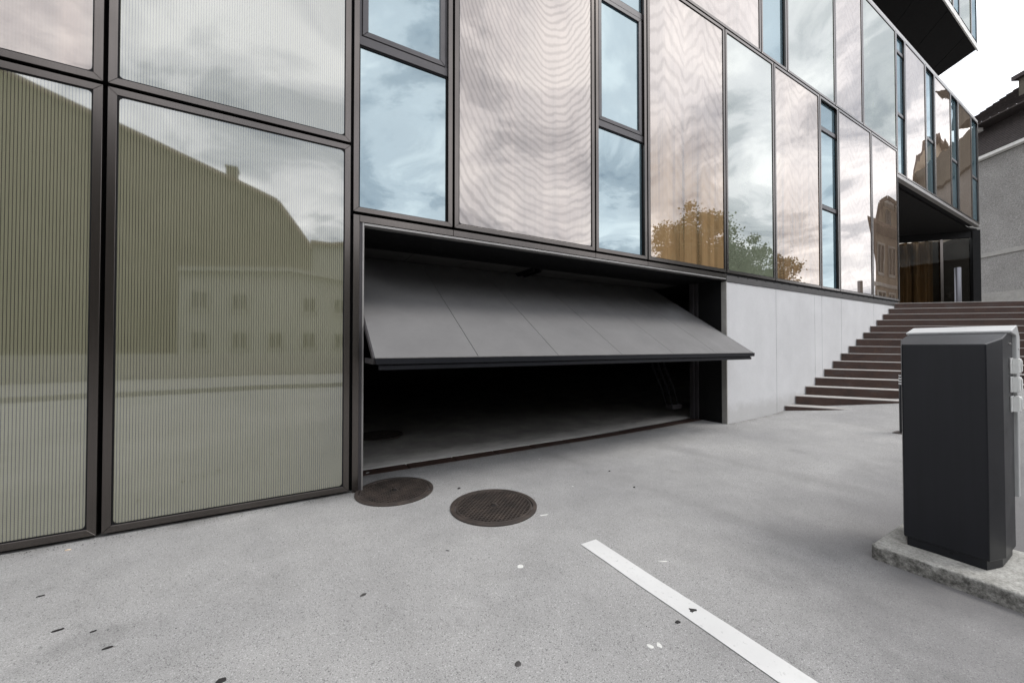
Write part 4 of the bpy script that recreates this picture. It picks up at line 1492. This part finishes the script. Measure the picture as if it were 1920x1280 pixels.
scrap("gum_spot", 1.252, 2.091, .022, .020, 0, M['gum'], "round white gum spot between manhole cover and white line", "gum spot", .002, 6, jit=.12)
scrap("tar_spot", 0.341, 2.293, .022, .014, .4, M['band'], "faint grey tar stain below the bronze frame's foot", "tar spot", .0015, 7)
scrap("stone_chip", 1.409, 3.531, .017, .013, 0, M['dirt'], "small black stone between the two outdoor manhole covers", "stone", .008, 8)
scrap("crushed_leaf", 1.839, 1.287, .024, .014, R(-20), M['dirt'], "crumpled black leaf lying on the white painted line", "leaf", .007, 9, jit=.4)
scrap("crushed_leaf", 1.697, 1.272, .014, .009, R(-20), M['dirt'], "small curled black leaf just beside the white painted line", "leaf", .005, 10, jit=.3)
scrap("gum_spot", 1.450, 1.235, .012, .016, .3, M['gum'], "oval pale gum spot, left one of a close pair", "gum spot", .0015, 11)
scrap("gum_spot", 1.490, 1.222, .013, .016, -.3, M['gum'], "ragged pale gum spot, right one of a close pair", "gum spot", .0015, 12, jit=.45)
scrap("paper_straw", 2.088, 1.677, .032, .004, R(-30), M['white_trim'], "white paper stick on the asphalt right of the painted line", "paper stick", .004, 13, jit=.03)
scrap("bird_dropping", 1.806, 2.626, .05, .008, R(-10), M['gum'], "white splash on the asphalt right of the manhole cover", "bird dropping", .001, 14, jit=.5)
scrap("twig", 0.914, 2.498, .012, .004, R(-40), M['dirt'], "tiny dark twig below the manhole cover", "twig", .003, 15)
scrap("stone_chip", 3.077, 3.178, .014, .010, 0, M['dirt'], "black pebble out in front of the garage door", "stone", .006, 16)
scrap("stone_chip", 2.938, 2.692, .013, .010, 0, M['dirt'], "black pebble on the asphalt above the white line", "stone", .006, 17)
scrap("tar_spot", 0.862, 1.458, .018, .016, .2, M['band'], "dull grey tar stain at the lower middle of the asphalt", "tar spot", .0012, 18)
scrap("cigarette_butt", -1.355, 3.800, .016, .0038, R(3), M['butt'], "tan cigarette butt at the foot of the left glass panel", "cigarette butt", .005, 19, jit=.03)
scrap("paper_scrap", 0.70, 4.47, .02, .01, .3, M['gum'], "white paper scrap on the steel drain by the frame", "paper scrap", .004, 20, jit=.4)
scrap("gravel_chip", 2.65, 3.96, .012, .006, .2, M['gum'], "pale chip on the asphalt before the drain", "stone", .002, 21)
scrap("crushed_leaf", 2.42, 3.02, .013, .006, .2, M['gum'], "pale leaf scrap in front of the garage opening", "leaf", .002, 22)

# grit swept against the facade and along the drain, and loose specks over the yard
rg = random.Random(31)
gr = MB()
for k in range(900):
    if k < 360:
        gx_, gy_ = rg.uniform(-1.9, 0.45), FY - abs(rg.gauss(0.012, 0.05))
    elif k < 560:
        gx_, gy_ = rg.uniform(0.6, 6.5), 4.385 - abs(rg.gauss(0.0, 0.05))
    elif k < 700:
        gx_, gy_ = rg.uniform(6.65, 8.5), FY - abs(rg.gauss(0.01, 0.05))
    else:
        gx_, gy_ = rg.uniform(-0.8, 4.5), rg.uniform(1.0, 3.8)
    s_ = rg.uniform(0.0016, 0.0048) * (1.0 if k < 700 else 0.9)
    z_ = gz(gx_, gy_)
    a_ = rg.uniform(0, 3.1)
    c_, n_ = math.cos(a_) * s_, math.sin(a_) * s_
    gr.add([(gx_ - c_, gy_ - n_, z_), (gx_ + n_ * .6, gy_ - c_ * .6, z_), (gx_ + c_, gy_ + n_, z_), (gx_ - n_ * .6, gy_ + c_ * .6, z_), (gx_, gy_, z_ + s_ * .8)],
           [(0, 1, 4), (1, 2, 4), (2, 3, 4), (3, 0, 4)])
gro = gr.build("grit", M['dirt'])
tag(gro, kind='stuff')
